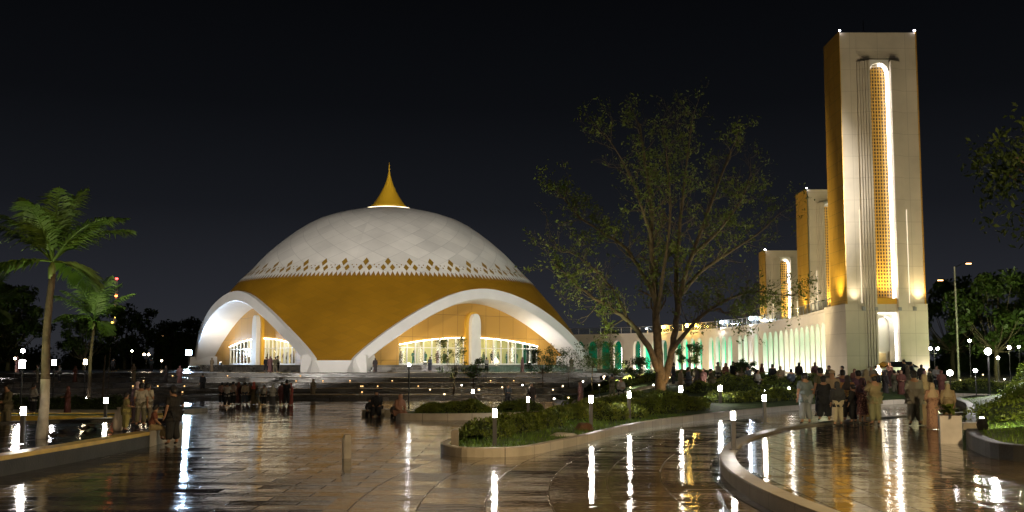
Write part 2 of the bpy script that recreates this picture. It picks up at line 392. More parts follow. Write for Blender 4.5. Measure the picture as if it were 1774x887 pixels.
def bed(pts, kh=0.24, kw=0.22, mound=0.0, km=None, lm=None, smooth=True, name='kerb', base=None, step=0.7, lawn='lawn'):
    P = bez(pts) if smooth else pts
    I = offs(P, kw); z0 = (lambda x, y: gz(x, y)) if base is None else (lambda x, y: base)
    mb = MB(); n = len(P); V = []
    for (x, y), (xi, yi) in zip(P, I):
        z = z0(x, y); V += [(x, y, z - 0.4), (x, y, z + kh - .02), (x + (xi - x) * .08, y + (yi - y) * .08, z + kh), (xi, yi, z + kh), (xi, yi, z + kh - .15)]
    F = [(i * 5 + j, ((i + 1) % n) * 5 + j, ((i + 1) % n) * 5 + j + 1, i * 5 + j + 1) for i in range(n) for j in range(4)]
    mb.add(V, F); k = mb.build(name, km or M_kerbj); tag(k, kind='structure'); ar_ = [0.0]
    for i in range(1, n): ar_.append(ar_[-1] + math.dist(P[i], P[i - 1]))
    set_uv(k, [(a, 0) for a in ar_ for _ in range(5)])
    hz = lambda x, y: z0(x, y) + kh - 0.06 + mound * ss(0, 4.0, distpoly(x, y, I))
    bm = bmesh.new(); vv = [bm.verts.new((x, y, hz(x, y))) for x, y in I]; es = [bm.edges.new((vv[i], vv[(i + 1) % n])) for i in range(n)]
    bmesh.ops.triangle_fill(bm, edges=es, use_beauty=True)
    for _ in range(3):
        lg = [e for e in bm.edges if e.calc_length() > step * 2 and not e.is_boundary]
        if not lg: break
        bmesh.ops.subdivide_edges(bm, edges=lg, cuts=1); bmesh.ops.triangulate(bm, faces=[f for f in bm.faces if len(f.verts) > 3])
    for v in bm.verts:
        if not v.is_boundary: v.co.z = hz(v.co.x, v.co.y)
    bmesh.ops.recalc_face_normals(bm, faces=bm.faces)
    me = bpy.data.meshes.new(lawn); bm.to_mesh(me); bm.free(); me.materials.append(lm or M_lawn)
    for p in me.polygons: p.use_smooth = True
    l = bpy.data.objects.new(lawn, me); COL.objects.link(l); tag(l, kind='structure')
    return P, hz
# the main bed sweeping from the paved tip back to the big tree
B1 = [(-1.3, 28.1), (-.1, 28.1), (.6, 28.9), (1.36, 30.8), (2.1, 32.7), (3.3, 36.3), (4.7, 40.4), (6.15, 43.6), (7.6, 46), (9.8, 49.5), (12.9, 54), (16.5, 58.5), (21, 62), (25, 65),
      (25, 72), (18, 76), (9, 76), (5, 70), (3.6, 60), (2.0, 52), (0.4, 45), (-.8, 38), (-1.7, 32), (-1.9, 29.5)]
B1P, B1Z = bed(B1, mound=0.22)
B2 = [(-5.1, 50.3), (-3.2, 50.0), (-1.0, 51), (1.0, 54), (2.1, 59), (1.6, 61), (-1.0, 60), (-3, 60), (-5.0, 57), (-5.4, 53)]
B2P, B2Z = bed(B2, kh=0.3, mound=0.12)
# further gardens in front of the arcade
B3 = [(4, 80), (12, 79), (20, 80), (21, 88), (16, 98), (12, 108), (7, 112), (4, 100)]
B3P, B3Z = bed(B3, kh=0.2, mound=0.08)
B4 = [(26.5, 68), (36, 66), (40, 70), (38, 76), (30, 77), (26, 73)]
B4P, B4Z = bed(B4, kh=0.25, mound=0.15)
# bank on the right
B5 = [(11.4, 24.2), (16, 22.0), (28, 21), (40, 26), (44, 48), (40, 62), (29, 64), (24.2, 60), (20.5, 50), (16, 39), (12.9, 31.5), (11.3, 27)]
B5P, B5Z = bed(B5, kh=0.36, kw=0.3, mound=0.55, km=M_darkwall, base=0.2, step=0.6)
# terrace on the left with yellow-topped kerb
B6 = [(-11.35, 10), (-10.9, 20), (-10.45, 27), (-10.3, 31.5), (-10.55, 35.5), (-11.5, 38.6), (-13.2, 39.6), (-16, 38.2), (-20, 36), (-30, 35), (-30, 10)]
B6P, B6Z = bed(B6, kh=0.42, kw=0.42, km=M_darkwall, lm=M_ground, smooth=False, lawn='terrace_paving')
def strip_on(P, i0, i1, w0, w1, z0, z1, m, name, zb=0.0):
    mb = MB(); Q = P[i0:i1]; V = []; 
    for i, (x, y) in enumerate(Q):
        a = Vector(Q[max(i - 1, 0)]); b = Vector(Q[min(i + 1, len(Q) - 1)]); t = (b - a).normalized(); nx, ny = t.y, -t.x
        V += [(x + nx * w0, y + ny * w0, zb + z0), (x + nx * w0, y + ny * w0, zb + z1), (x + nx * w1, y + ny * w1, zb + z1)]
    k = len(Q); mb.add(V, [(i * 3 + j, (i + 1) * 3 + j, (i + 1) * 3 + j + 1, i * 3 + j + 1) for i in range(k - 1) for j in range(2)])
    o = mb.build(name, m); tag(o, kind='structure')
strip_on(B6P, 0, 4, 0.012, -0.42, 0.33, 0.428, M_yellow, 'kerb_edge_paint')
strip_on(B6P, 3, 8, 0.012, -0.30, 0.0, 0.428, M_kerb, 'kerb_end')
# beds with yellow kerbs on the far left
B7 = [(-19.0, 48.5), (-16.8, 48.5), (-15.5, 50.5), (-16.5, 53.5), (-21, 54.5), (-26.5, 53.5), (-27, 50.5), (-23, 48.8)]
B7P, B7Z = bed(B7, kh=0.24, km=M_yellow)
B8 = [(-16.2, 42.2), (-14.9, 42.0), (-14.3, 43.0), (-15, 44.2), (-16.5, 44.2), (-17.0, 43.2)]
B8P, B8Z = bed(B8, kh=0.3, km=M_kerb, mound=.1)
B9 = [(-29, 62), (-20, 61.5), (-18.5, 64), (-20, 70), (-30, 71), (-38, 69), (-38, 63)]
B9P, B9Z = bed(B9, kh=0.24, km=M_kerb, mound=.1)

# ------------------------------------------------------------------ terraced steps up to the mosque
def terraces():
    mb = MB()
    edges = [(90, -.2), (95, .2), (100, .6), (105.5, 1.0), (112, 1.4)]
    cx = -17
    def outline(y0):
        # gently bowed front, receding at both ends
        pts = []
        for i in range(41):
            x = -66 + 88 * i / 40.0; u = (x - cx) / 45.0
            pts.append((x, y0 + 5.0 * u * u + (6 * ss(14, 24, x) if x > 14 else 0)))
        return pts
    for k, (y, z) in enumerate(edges):
        P = outline(y); n = len(P)
        for sub in range(2):
            yy = sub * 0.55; zz = z - (0.2 if sub == 0 else 0)
            V = []
            nxt = outline(edges[k + 1][0]) if k + 1 < len(edges) else None
            for i, (x, py) in enumerate(P):
                back = (0.56 if sub == 0 else ((nxt[i][1] - py) + .02 if nxt else 80)) 
                V += [(x, py + yy, zz - 0.6), (x, py + yy, zz - 0.03), (x, py + yy + .03, zz), (x, py + max(back, yy + .05), zz)]
            mb.add(V, [(i * 4 + j, (i + 1) * 4 + j, (i + 1) * 4 + j + 1, i * 4 + j + 1) for i in range(n - 1) for j in range(3)])
    o = mb.build('terrace_steps', M_step); tag(o, kind='structure')
    # raised inner floor under the shell
    mb = MB(); mb.lathe((-17, 150, 0), [(27.0, 1.3), (27.0, 1.62), (26.0, 1.625), (26.0, 1.95), (25.0, 1.955), (25.0, 2.2), (0.5, 2.2)], n=96, cap=False)
    o = mb.build('podium_floor', M_step); tag(o, kind='structure')
terraces()

# ================================================================== MOSQUE
MX, MY = -17.0, 150.0
PROF = [(28.9, 0.0), (28.2, 1.4), (27.25, 3.3), (25.3, 6.4), (23.1, 9.35), (21.75, 10.9), (20.1, 12.8), (18.0, 14.9), (16.1, 17.0), (12.5, 20.0), (8.8, 22.1), (3.2, 23.5), (0, 23.7)]
_pz = np.array([p[1] for p in PROF]); _pr = np.array([p[0] for p in PROF])
def prof_smooth():
    # arc-length Catmull-Rom of the profile, sampled finely and read back as r(z)
    out = []
    P = [np.array(p) for p in PROF]
    for i in range(len(P) - 1):
        p0 = P[max(i - 1, 0)]; p1 = P[i]; p2 = P[i + 1]; p3 = P[min(i + 2, len(P) - 1)]
        for j in range(12):
            t = j / 12; out.append(0.5 * ((2 * p1) + (-p0 + p2) * t + (2 * p0 - 5 * p1 + 4 * p2 - p3) * t * t + (-p0 + 3 * p1 - 3 * p2 + p3) * t ** 3))
    out.append(P[-1]); return np.array(out)
PS = prof_smooth()
for _ in range(3):
    PS[1:-1] = (PS[:-2] + PS[1:-1] * 2 + PS[2:]) / 4
def rz_(z): return float(np.interp(z, PS[:, 1], PS[:, 0]))
ZB, ZPK, ZW = 2.7, 11.3, 12.75
SEP = [R(91), R(89), R(82), R(98)]
def wopen(z, k=0):
    WMAX = SEP[k] / 2 - R(4.3)
    u = min(1, max(0, (z - ZB) / (ZPK - ZB))); return WMAX * (1 - u ** 1.14) ** 0.52
PHI = R(-5.9); LEGS = [PHI, PHI + R(91), PHI + R(180), PHI - R(98)]     # azimuth of the front leg, measured from the camera side
def az(al, r, z, push=0.0): return ((r + push) * math.sin(al), -(r + push) * math.cos(al), z)

def tilemat(name, col, rough, su, sv, lw=0.03, tone=0.08, spec=0.5, metal=0.0):
    """diagonal tile courses in the shell's own (azimuth, arc) coordinates"""
    m = bpy.data.materials.new(name); m.use_nodes = True; n = m.node_tree; L = n.links; b = n.nodes['Principled BSDF']
    uv = n.nodes.new('ShaderNodeTexCoord'); sp = n.nodes.new('ShaderNodeSeparateXYZ'); L.new(uv.outputs['UV'], sp.inputs[0])
    def math_(op, a, b2=None, c=None):
        x = n.nodes.new('ShaderNodeMath'); x.operation = op
        for i, q in enumerate((a, b2, c)):
            if q is None: continue
            if isinstance(q, (int, float)): x.inputs[i].default_value = q
            else: L.new(q, x.inputs[i])
        return x.outputs[0]
    a = math_('MULTIPLY', sp.outputs[0], su); v = math_('MULTIPLY', sp.outputs[1], sv)
    p = math_('ADD', a, v); q = math_('SUBTRACT', a, v)
    fp = math_('FRACT', p); fq = math_('FRACT', q)
    lp = math_('LESS_THAN', fp, lw); lq = math_('LESS_THAN', fq, lw); ln = math_('MAXIMUM', lp, lq)
    cb = n.nodes.new('ShaderNodeCombineXYZ'); L.new(math_('FLOOR', p), cb.inputs[0]); L.new(math_('FLOOR', q), cb.inputs[1])
    wn = n.nodes.new('ShaderNodeTexWhiteNoise'); wn.noise_dimensions = '3D'; L.new(cb.outputs[0], wn.inputs['Vector'])
    mr = n.nodes.new('ShaderNodeMapRange'); L.new(wn.outputs['Value'], mr.inputs[0]); mr.inputs[3].default_value = 1 - tone; mr.inputs[4].default_value = 1 + tone
    sc = math_('MULTIPLY', mr.outputs[0], math_('SUBTRACT', 1.0, math_('MULTIPLY', ln, 0.18)))
    nz = n.nodes.new('ShaderNodeTexNoise'); nz.inputs['Scale'].default_value = 0.25; nz.inputs['Detail'].default_value = 6; L.new(uv.outputs['Object'], nz.inputs['Vector'])
    m2 = n.nodes.new('ShaderNodeMapRange'); L.new(nz.outputs['Fac'], m2.inputs[0]); m2.inputs[1].default_value = .3; m2.inputs[2].default_value = .7; m2.inputs[3].default_value = 0.88; m2.inputs[4].default_value = 1.1
    sc = math_('MULTIPLY', sc, m2.outputs[0])
    vs = n.nodes.new('ShaderNodeVectorMath'); vs.operation = 'SCALE'; vs.inputs[0].default_value = col; L.new(sc, vs.inputs['Scale'])
    L.new(vs.outputs[0], b.inputs['Base Color']); b.inputs['Roughness'].default_value = rough; b.inputs['Specular IOR Level'].default_value = spec; b.inputs['Metallic'].default_value = metal
    bp = n.nodes.new('ShaderNodeBump'); bp.inputs['Distance'].default_value = 0.03; bp.inputs['Strength'].default_value = 0.6
    hh = math_('SUBTRACT', math_('MULTIPLY', wn.outputs['Value'], 0.5), ln); L.new(hh, bp.inputs['Height']); L.new(bp.outputs[0], b.inputs['Normal'])
    MATS[name] = m; return m
M_wtile = tilemat('white_shell_tiles', (0.76, 0.73, 0.67), 0.5, 30.0, 0.40, lw=0.035, tone=0.07)
M_gtile = tilemat('gold_shell_tiles', (0.30, 0.150, 0.008), 0.42, 70.0, 0.9, lw=0.04, tone=0.06)
M_gold = mat('gold_panel', (0.62, 0.34, 0.03), 0.4, noise=0.12, nscale=0.7)
M_gdark = mat('gold_dark', (0.30, 0.17, 0.008), 0.5)

mosque = empty('mosque', (MX, MY, 0), label='white-topped golden domed mosque with wide white arches behind terraced steps', cat='mosque')
def shell_mesh(name, rows, m, parent, closed=False):
    """rows: list of rows of (az, z, push); makes quads between rows with UV = (az/2pi, arc length)"""
    V = []; F = []; U = []
    for row in rows:
        for al, z, push in row:
            V.append(az(al, rz_(z), z, push)); k = int(np.argmin(np.abs(PS[:, 1] - z))); U.append((al / (2 * math.pi), ARC(z)))
    k = len(rows[0])
    for i in range(len(rows) - 1):
        for j in range(k - 1): F.append((i * k + j, i * k + j + 1, (i + 1) * k + j + 1, (i + 1) * k + j))
    return V, F, U
_arc = np.concatenate([[0], np.cumsum(np.hypot(np.diff(PS[:, 0]), np.diff(PS[:, 1])))])
def ARC(z): return float(np.interp(z, PS[:, 1], _arc))
def uvmesh(name, V, F, U, mats, parent, mi=None, smooth=True):
    me = bpy.data.meshes.new(name); me.from_pydata(V, [], F); uv = me.uv_layers.new(name='UVMap')
    for lp in me.loops: uv.data[lp.index].uv = U[lp.vertex_index]
    for mm in mats: me.materials.append(mm)
    if mi: me.polygons.foreach_set('material_index', mi)
    me.polygons.foreach_set('use_smooth', [smooth] * len(me.polygons)); me.update()
    o = bpy.data.objects.new(name, me); COL.objects.link(o); o.parent = parent; return o
# golden lower shell
V = []; F = []; U = []
def zrow(t):  # cosine spacing so that the arch heads are round
    return ZB + (ZPK - ZB) * math.sin(t * math.pi / 2) ** 1.0
zs = [zrow(i / 40) for i in range(41)] + [11.6, 11.9, 12.2, 12.5, 12.8, 13.1, 13.6, 14.0]
for k in range(4):
    ac = LEGS[k]; rows = []
    for z in zs:
        k0 = (k + 3) % 4; hl = SEP[k0] / 2 - (wopen(z, k0) if z < ZPK else 0); hr = SEP[k] / 2 - (wopen(z, k) if z < ZPK else 0)
        rows.append([(ac - hl + (hl + hr) * j / 28, z, 0) for j in range(29)])
    v, f, u = shell_mesh('s', rows, None, None); o_ = len(V); V += v; U += u; F += [tuple(i + o_ for i in q) for q in f]
uvmesh('gold_shell', V, F, U, [M_gtile], mosque)
# white cap with its zigzag hem and diamond openings (gold shows through them)
NC = 44; NT = NC * 5      # clusters, teeth
ztop = PS[-1, 1]
V = []; F = []; U = []; MI = []
hem = lambda al: ZW + 0.0
cols = NT * 2
zr = [ZW + .62, 13.6, 14.2, 15, 16, 17, 18, 19, 20, 21, 21.8, 22.5, 23.0, 23.3, 23.55]
rows = [[(2 * math.pi * j / cols + PHI, (ZW if j % 2 == 0 else ZW + .62), .10) for j in range(cols + 1)]]
rows += [[(2 * math.pi * j / cols + PHI, z if i else z + .02, .10) for j in range(cols + 1)] for i, z in enumerate(zr)]
v, f, u = shell_mesh('s', rows, None, None)
uvmesh('white_dome_cap', v, f, u, [M_wtile], mosque)
V = []; F = []
def diamond(al, zc, hw, hz):
    o_ = len(V); r = lambda z: rz_(z)
    for da, dz in ((0, -hz), (hw, 0), (0, hz), (-hw, 0)): V.append(az(al + da / rz_(zc), rz_(zc + dz), zc + dz, .125))
    F.append((o_, o_ + 1, o_ + 2, o_ + 3))
for c in range(NC):
    al = PHI + 2 * math.pi * (c + .5) / NC; s = 2 * math.pi / NC
    diamond(al, 14.62, .37, .52); diamond(al - s * .2, 13.85, .33, .44); diamond(al + s * .2, 13.85, .33, .44)
    for q in (-.40, .40): diamond(al + s * q, 14.2, .09, .1)
    diamond(al + s * .5, 13.9, .11, .12)
mb = MB(); mb.add(V, F); mb.build('diamond_pattern', M_gdark, mosque)
# ring light and spire
mb = MB(); mb.lathe((0, 0, 23.35), [(3.15, 0), (3.2, .12), (3.1, .25), (2.6, .3)], 64); mb.build('spire_base', M_white, mosque, smooth=True)
mb = MB(); mb.lathe((0, 0, 23.42), [(3.28, 0), (3.28, .12), (3.22, .13), (3.22, 0)], 64, cap=False)
mb.build('ring_light', emis('ring_lamp', (1, .82, .5), 6.0), mosque)
sp = [(2.75, 0), (2.3, .45), (1.85, 1.0), (1.4, 1.7), (1.0, 2.45), (.65, 3.2), (.38, 3.95), (.2, 4.6), (.1, 5.1), (.08, 5.4), (.13, 5.5), (.08, 5.6), (.05, 6.1), (.02, 6.5)]
mb = MB(); mb.lathe((0, 0, 23.62), sp, 48); mb.build('spire', mat('spire_gold', (0.62, 0.36, 0.02), 0.35), mosque, smooth=True)

# white arch rims: lip, then a deep soffit running back to the recessed wall
WALLN = 17.3
def arch_curve(k_, n=72):
    WMAX = SEP[k_] / 2 - R(4.3)
    pts = []
    for i in range(n + 1):
        t = -1 + 2 * i / n; a = abs(t); s = -1 if t < 0 else 1
        if a > .9: z = ZB - (a - .9) / .1 * (ZB - 1.35); w = WMAX
        else:
            z = ZB + (ZPK - ZB) * math.sin((1 - a / .9) * math.pi / 2); w = wopen(z, k_)
        r = rz_(z); pts.append((s * r * math.sin(w), r * math.cos(w), z))
    return pts           # (lateral, n, z)
def inward(pts, d):
    out = []
    for i, p in enumerate(pts):
        a = pts[max(i - 1, 0)]; b = pts[min(i + 1, len(pts) - 1)]
        tx, tz = b[0] - a[0], b[2] - a[2]; l = math.hypot(tx, tz) or 1
        out.append((p[0] + tz / l * d, p[1], p[2] - tx / l * d if i not in (0, len(pts) - 1) else p[2]))
    return out
def loc(l, n, z): return (l, -n, z)
M_rim = mat('arch_white', (0.72, 0.70, 0.67), 0.5, noise=0.06, nscale=0.5)
GH = 10.7
def wtop(l): return 5.55 - .95 * (l / GH) ** 2
M_wall = bpy.data.materials.new('gold_wall_panels'); M_wall.use_nodes = True
nn = M_wall.node_tree; bb = nn.nodes['Principled BSDF']; tc = nn.nodes.new('ShaderNodeTexCoord'); mp = nn.nodes.new('ShaderNodeMapping'); mp.inputs['Rotation'].default_value = (R(90), 0, 0)
brk = nn.nodes.new('ShaderNodeTexBrick'); nn.links.new(tc.outputs['Object'], mp.inputs[0]); nn.links.new(mp.outputs[0], brk.inputs['Vector'])
brk.offset = 0.0; brk.inputs['Scale'].default_value = 1; brk.inputs['Brick Width'].default_value = 2.2; brk.inputs['Row Height'].default_value = 2.75; brk.inputs['Mortar Size'].default_value = 0.03
brk.inputs['Color1'].default_value = (.47, .25, .045, 1); brk.inputs['Color2'].default_value = (.43, .23, .04, 1); brk.inputs['Mortar'].default_value = (.25, .13, .02, 1)
nn.links.new(brk.outputs['Color'], bb.inputs['Base Color']); bb.inputs['Roughness'].default_value = .38
bpn = nn.nodes.new('ShaderNodeBump'); bpn.inputs['Distance'].default_value = .02; bpn.invert = True; nn.links.new(brk.outputs['Fac'], bpn.inputs['Height']); nn.links.new(bpn.outputs[0], bb.inputs['Normal'])
M_glass = bpy.data.materials.new('window_glass'); M_glass.use_nodes = True; g = M_glass.node_tree; g.nodes.remove(g.nodes['Principled BSDF'])
tr = g.nodes.new('ShaderNodeBsdfTransparent'); gl = g.nodes.new('ShaderNodeBsdfGlossy'); gl.inputs['Roughness'].default_value = .05; mx = g.nodes.new('ShaderNodeMixShader'); mx.inputs[0].default_value = .1
tr.inputs[0].default_value = (.92, .95, .9, 1)
g.links.new(tr.outputs[0], mx.inputs[1]); g.links.new(gl.outputs[0], mx.inputs[2]); g.links.new(mx.outputs[0], g.nodes['Material Output'].inputs[0])
M_frame = mat('window_frame_white', (.75, .75, .72), .4)
M_led = emis('warm_led', (1, .93, .7), 12.0)
def pointed(l, z0, zs, zt, n=10):
    """outline of a pointed arch, from bottom left over the head to bottom right"""
    P = [(-l, z0), (-l, zs)]
    for i in range(1, n):
        t = i / n; P.append((-l * math.cos(t * math.pi / 2) ** .8, zs + (zt - zs) * math.sin(t * math.pi / 2)))
    P.append((0, zt)); P += [(-x, z) for x, z in reversed(P[:-1])]
    return P
def slab(mb, P, n0, n1, mi=0, f=loc):
    k = len(P); o_ = mb.add([f(x, n0, z) for x, z in P] + [f(x, n1, z) for x, z in P], [])
    mb.f.append(tuple(o_ + k + i for i in range(k))); mb.m.append(mi)
    for i in range(k - 1): mb.f.append((o_ + i, o_ + i + 1, o_ + k + i + 1, o_ + k + i)); mb.m.append(mi)
def build_arch(kk_):
    WALLN = (18.9, 18.9, 18.9, 18.2)[kk_]; rot = LEGS[kk_] + SEP[kk_] / 2
    AC = arch_curve(kk_)
    A1 = inward(AC, -0.12); A2 = inward(AC, 1.05); A3 = inward(AC, 1.15); A4 = inward(AC, 1.55)
    V = []; F = []; n = len(AC)
    for i in range(n):
        V += [loc(A1[i][0], A1[i][1] - .6, A1[i][2]), loc(A1[i][0], A1[i][1] + .42, A1[i][2]), loc(A2[i][0], A2[i][1] + .5, A2[i][2]), loc(A3[i][0], A3[i][1] + .4, A3[i][2]), loc(A4[i][0], WALLN - .05, A4[i][2])]
    F = [(i * 5 + j, (i + 1) * 5 + j, (i + 1) * 5 + j + 1, i * 5 + j + 1) for i in range(n - 1) for j in range(4)]
    mb = MB(); mb.add(V, F); rim0 = mb.build('arch_rim', M_rim, mosque); rim0.rotation_euler.z = rot
    for p in rim0.data.polygons: p.use_smooth = (p.index // 1) % 4 == 3
    # wall with glazed band
    lat = [p[0] for p in A4]; zz = [p[2] for p in A4]
    half = n // 2; lx = np.array(lat[:half + 1]); lz = np.array(zz[:half + 1]); o_ = np.argsort(lx)
    def top(l): return float(np.interp(-abs(l), lx[o_], lz[o_]))
    LM = abs(lat[0]) - .01
    def zarch(l):
        return top(l)
    def wallpts():
        e = sorted(set([-LM, LM, -GH, GH, -1.15, 1.15] + list(np.linspace(-LM, LM, 61)))); return e
    V = []; F = []
    def q4(a, b, c, d):
        o_ = len(V); V.extend([a, b, c, d]); F.append((o_, o_ + 1, o_ + 2, o_ + 3))
    E = wallpts()
    for a, b in zip(E[:-1], E[1:]):
        m_ = (a + b) / 2; ta, tb = zarch(a) + .1, zarch(b) + .1
        if 1.15 < abs(m_) < GH:
            q4(loc(a, WALLN, wtop(a)), loc(b, WALLN, wtop(b)), loc(b, WALLN, max(tb, wtop(b))), loc(a, WALLN, max(ta, wtop(a))))
            q4(loc(a, WALLN, wtop(a)), loc(b, WALLN, wtop(b)), loc(b, WALLN - .4, wtop(b)), loc(a, WALLN - .4, wtop(a)))
        else: q4(loc(a, WALLN, 2.1), loc(b, WALLN, 2.1), loc(b, WALLN, tb), loc(a, WALLN, ta))
    mb = MB(); mb.add(V, F); wall0 = mb.build('arch_wall', M_wall, mosque); wall0.rotation_euler.z = rot
    for s in (-1, 1):
        e = np.linspace(1.15, GH, 9) * s
        mb = MB()
        for a, b in zip(e[:-1], e[1:]):
            mb.add([loc(a, WALLN - .2, 2.2), loc(b, WALLN - .2, 2.2), loc(b, WALLN - .2, wtop(b)), loc(a, WALLN - .2, wtop(a))], [(0, 1, 2, 3)])
        w_ = mb.build('window', M_glass, wall0)
        mb = MB()
        for a in e: mb.box(loc(a, WALLN - .15, (2.2 + wtop(a)) / 2), (.11, .14, wtop(a) - 2.2))
        for a, b in zip(e[:-1], e[1:]):
            m_ = (a + b) / 2
            mb.box(loc(m_, WALLN - .13, 4.25), (abs(b - a) - .1, .1, .09)); mb.box(loc(m_, WALLN - .13, 2.3), (abs(b - a) - .1, .12, .16))
        mb.build('window_frame', M_frame, wall0)
        mb = MB(); ee = np.linspace(1.2, GH, 20) * s
        mb.tube([loc(a, WALLN + .06, wtop(a) - .03) for a in ee], .045, 4); mb.build('light_strip', M_led, wall0)
    # the tall pointed fin in the middle: a white slab in a golden niche
    mb = MB(); slab(mb, pointed(1.15, 2.1, 6.9, 8.7), WALLN - .1, WALLN + .35); mb.build('niche', M_gold, wall0)
    mb = MB(); slab(mb, pointed(.72, 2.1, 7.0, 8.45), WALLN + .25, WALLN + .9); mb.build('fin', M_white, wall0)

for k in range(4): build_arch(k)
# pedestals
mb = MB(); r0 = 27.05; hw = 3.32
P = [(-hw - .1, 1.3), (-hw - .1, 2.0), (-hw, 3.3), (-2.65, 3.4), (-2.15, 2.72), (2.15, 2.72), (2.65, 3.4), (hw, 3.3), (hw + .1, 2.0), (hw + .1, 1.3)]
P = [(x * 1.1, z) for x, z in P]; slab(mb, P, r0 - 6.5, r0 + .62); pd0 = mb.build('pedestal', M_rim, mosque); pd0.rotation_euler.z = PHI
for k in range(1, 4):
    c = pd0.copy(); COL.objects.link(c); c.rotation_euler.z = LEGS[k]
# interior: prayer hall walls, floor carpet, ceiling, columns
M_int = mat('hall_wall', (.72, .62, .36), .6, noise=.2, nscale=.6)
mb = MB(); L_ = 12.5
for k in range(4):
    a = LEGS[k] + SEP[k] / 2
    def lw(l, n_, z): x, y = l, -n_; return (x * math.cos(a) - y * math.sin(a), x * math.sin(a) + y * math.cos(a), z)
    for i in range(16):
        x0 = -9 + 18 * i / 16; x1 = x0 + 18 / 16
        d = .35 * (i % 2)
        mb.add([lw(x0 * 1.45, 13 - d, 2.2), lw(x1 * 1.45, 13 - d, 2.2), lw(x1 * 1.45, 13 - d, 6.6), lw(x0 * 1.45, 13 - d, 6.6)], [(0, 1, 2, 3)])
        mb.add([lw(x1 * 1.45, 13, 2.2), lw(x1 * 1.45, 12.65, 2.2), lw(x1 * 1.45, 12.65, 6.6), lw(x1 * 1.45, 13, 6.6)], [(0, 1, 2, 3)])
mb.lathe((0, 0, 6.6), [(18.3, 0), (.5, .1)], 48, cap=False)
mb.build('prayer_hall', M_int, mosque)
mb = MB()
for k in range(4):
    a = LEGS[k] + SEP[k] / 2
    for l in np.linspace(-9, 9, 7):
        x, y = l, -16.0; mb.lathe((x * math.cos(a) - y * math.sin(a), x * math.sin(a) + y * math.cos(a), 2.2), [(.22, 0), (.22, 4.4)], 10, cap=False)
mb.build('hall_columns', M_white, mosque)
for k in (3, 0):
    a = LEGS[k] + SEP[k] / 2
    for l in (-5.5, 5.5):
        x, y = l, -15.8
        d = bpy.data.lights.new('hall_light', 'AREA'); d.energy = 400; d.size = 9; d.size_y = 3; d.shape = 'RECTANGLE'; d.color = (1, .86, .50)
        o = bpy.data.objects.new('hall_light', d); COL.objects.link(o); o.parent = mosque; o.location = (x * math.cos(a) - y * math.sin(a), x * math.sin(a) + y * math.cos(a), 6.4); o.rotation_euler = (0, 0, a)
# lights of the mosque
WARM = (1, .86, .66)
SOFFIT = []
for k, cl, sides in ((0, (1, .80, .52), ((-1, 1.0), (1, 1.6))), (3, (1, .86, .72), ((-1, 1.7), (1, .8)))):
    a = LEGS[k] + SEP[k] / 2
    def W_(l, n_, z): x, y = l, -n_; return (MX + x * math.cos(a) - y * math.sin(a), MY + x * math.sin(a) + y * math.cos(a), z)
    for s, pw in sides:
        fx = empty('arch_floodlight', W_(s * 8.0, 20.4, 2.2), a, label='small floodlight on the podium under the %s end of the %s arch' % (('left' if s < 0 else 'right'), ('right-hand' if k == 0 else 'left-hand')), cat='floodlight')
        mb = MB(); mb.box((0, 0, .06), (.4, .3, .1)); mb.box((0, 0, .24), (.36, .22, .22)); mb.build('housing', M_dark, fx)
        mb = MB(); mb.box((0, 0, .358), (.3, .18, .01)); mb.build('lens', emis('flood_lens', (1, .9, .75), 20), fx)
        spot('soffit_lamp', W_(s * 8.5, 20.6, 2.6), W_(s * 13.5, 20.8, 9.0), 620 * pw, 130, (1, .93, .85), .5, 1.0)
        spot('wall_lamp', W_(s * 7.5, 23.2, 2.6), W_(s * 4.5, 18.9, 8.0), 430, 130, cl, .5, 1.0)
def floodset(x, y, label, power, tgt, col=(1, .93, .84), ang=40, h=0.45):
    z = gz(x, y) if h < 5 else 0.0
    if y > 90: z = {True: z}[True]
    t = empty('floodlight', (x, y, z), math.atan2(tgt[1] - y, tgt[0] - x) - R(90), label=label, cat='floodlight', group='low floodlights aimed at the buildings')
    mb = MB(); mb.lathe((0, 0, 0), [(.14, 0), (.14, .05), (.05, .07), (.045, h)], 10); mb.build('pole', M_dark, t)
    for s in (-.3, .3):
        mb = MB(); mb.box((s, .05, h + .2), (.42, .16, .34)); mb.build('lamp_head', M_dark, t)
    spot('flood_lamp', (x, y, z + h + .2), tgt, power, ang, col, .35)
floodset(-34, 24, 'tall floodlight mast outside the view on the left, aimed at the dome', 330000, (-18, 148, 14), ang=25, h=17)
floodset(46, 44, 'tall floodlight mast outside the view on the right, aimed at the dome', 250000, (-15, 148, 14), ang=28, h=19)
floodset(-62, 96, 'low twin floodlight on the far left beyond the terraces', 30000, (-26, 146, 20), ang=38)

# ================================================================== TOWERS
M_tw = mat('tower_white', (0.60, 0.535, 0.43), 0.55, noise=0.10, nscale=0.5)
nn = M_tw.node_tree; bb = nn.nodes['Principled BSDF']; tc = nn.nodes.new('ShaderNodeTexCoord'); mp = nn.nodes.new('ShaderNodeMapping'); mp.inputs['Rotation'].default_value = (R(90), 0, 0); brk = nn.nodes.new('ShaderNodeTexBrick')
nn.links.new(tc.outputs['Object'], mp.inputs[0]); nn.links.new(mp.outputs[0], brk.inputs['Vector']); brk.offset = 0; brk.inputs['Scale'].default_value = 1; brk.inputs['Brick Width'].default_value = 2.4; brk.inputs['Row Height'].default_value = 1.9; brk.inputs['Mortar Size'].default_value = .014
brk.inputs['Color1'].default_value = (1, 1, 1, 1); brk.inputs['Color2'].default_value = (.94, .94, .93, 1); brk.inputs['Mortar'].default_value = (.62, .6, .56, 1)
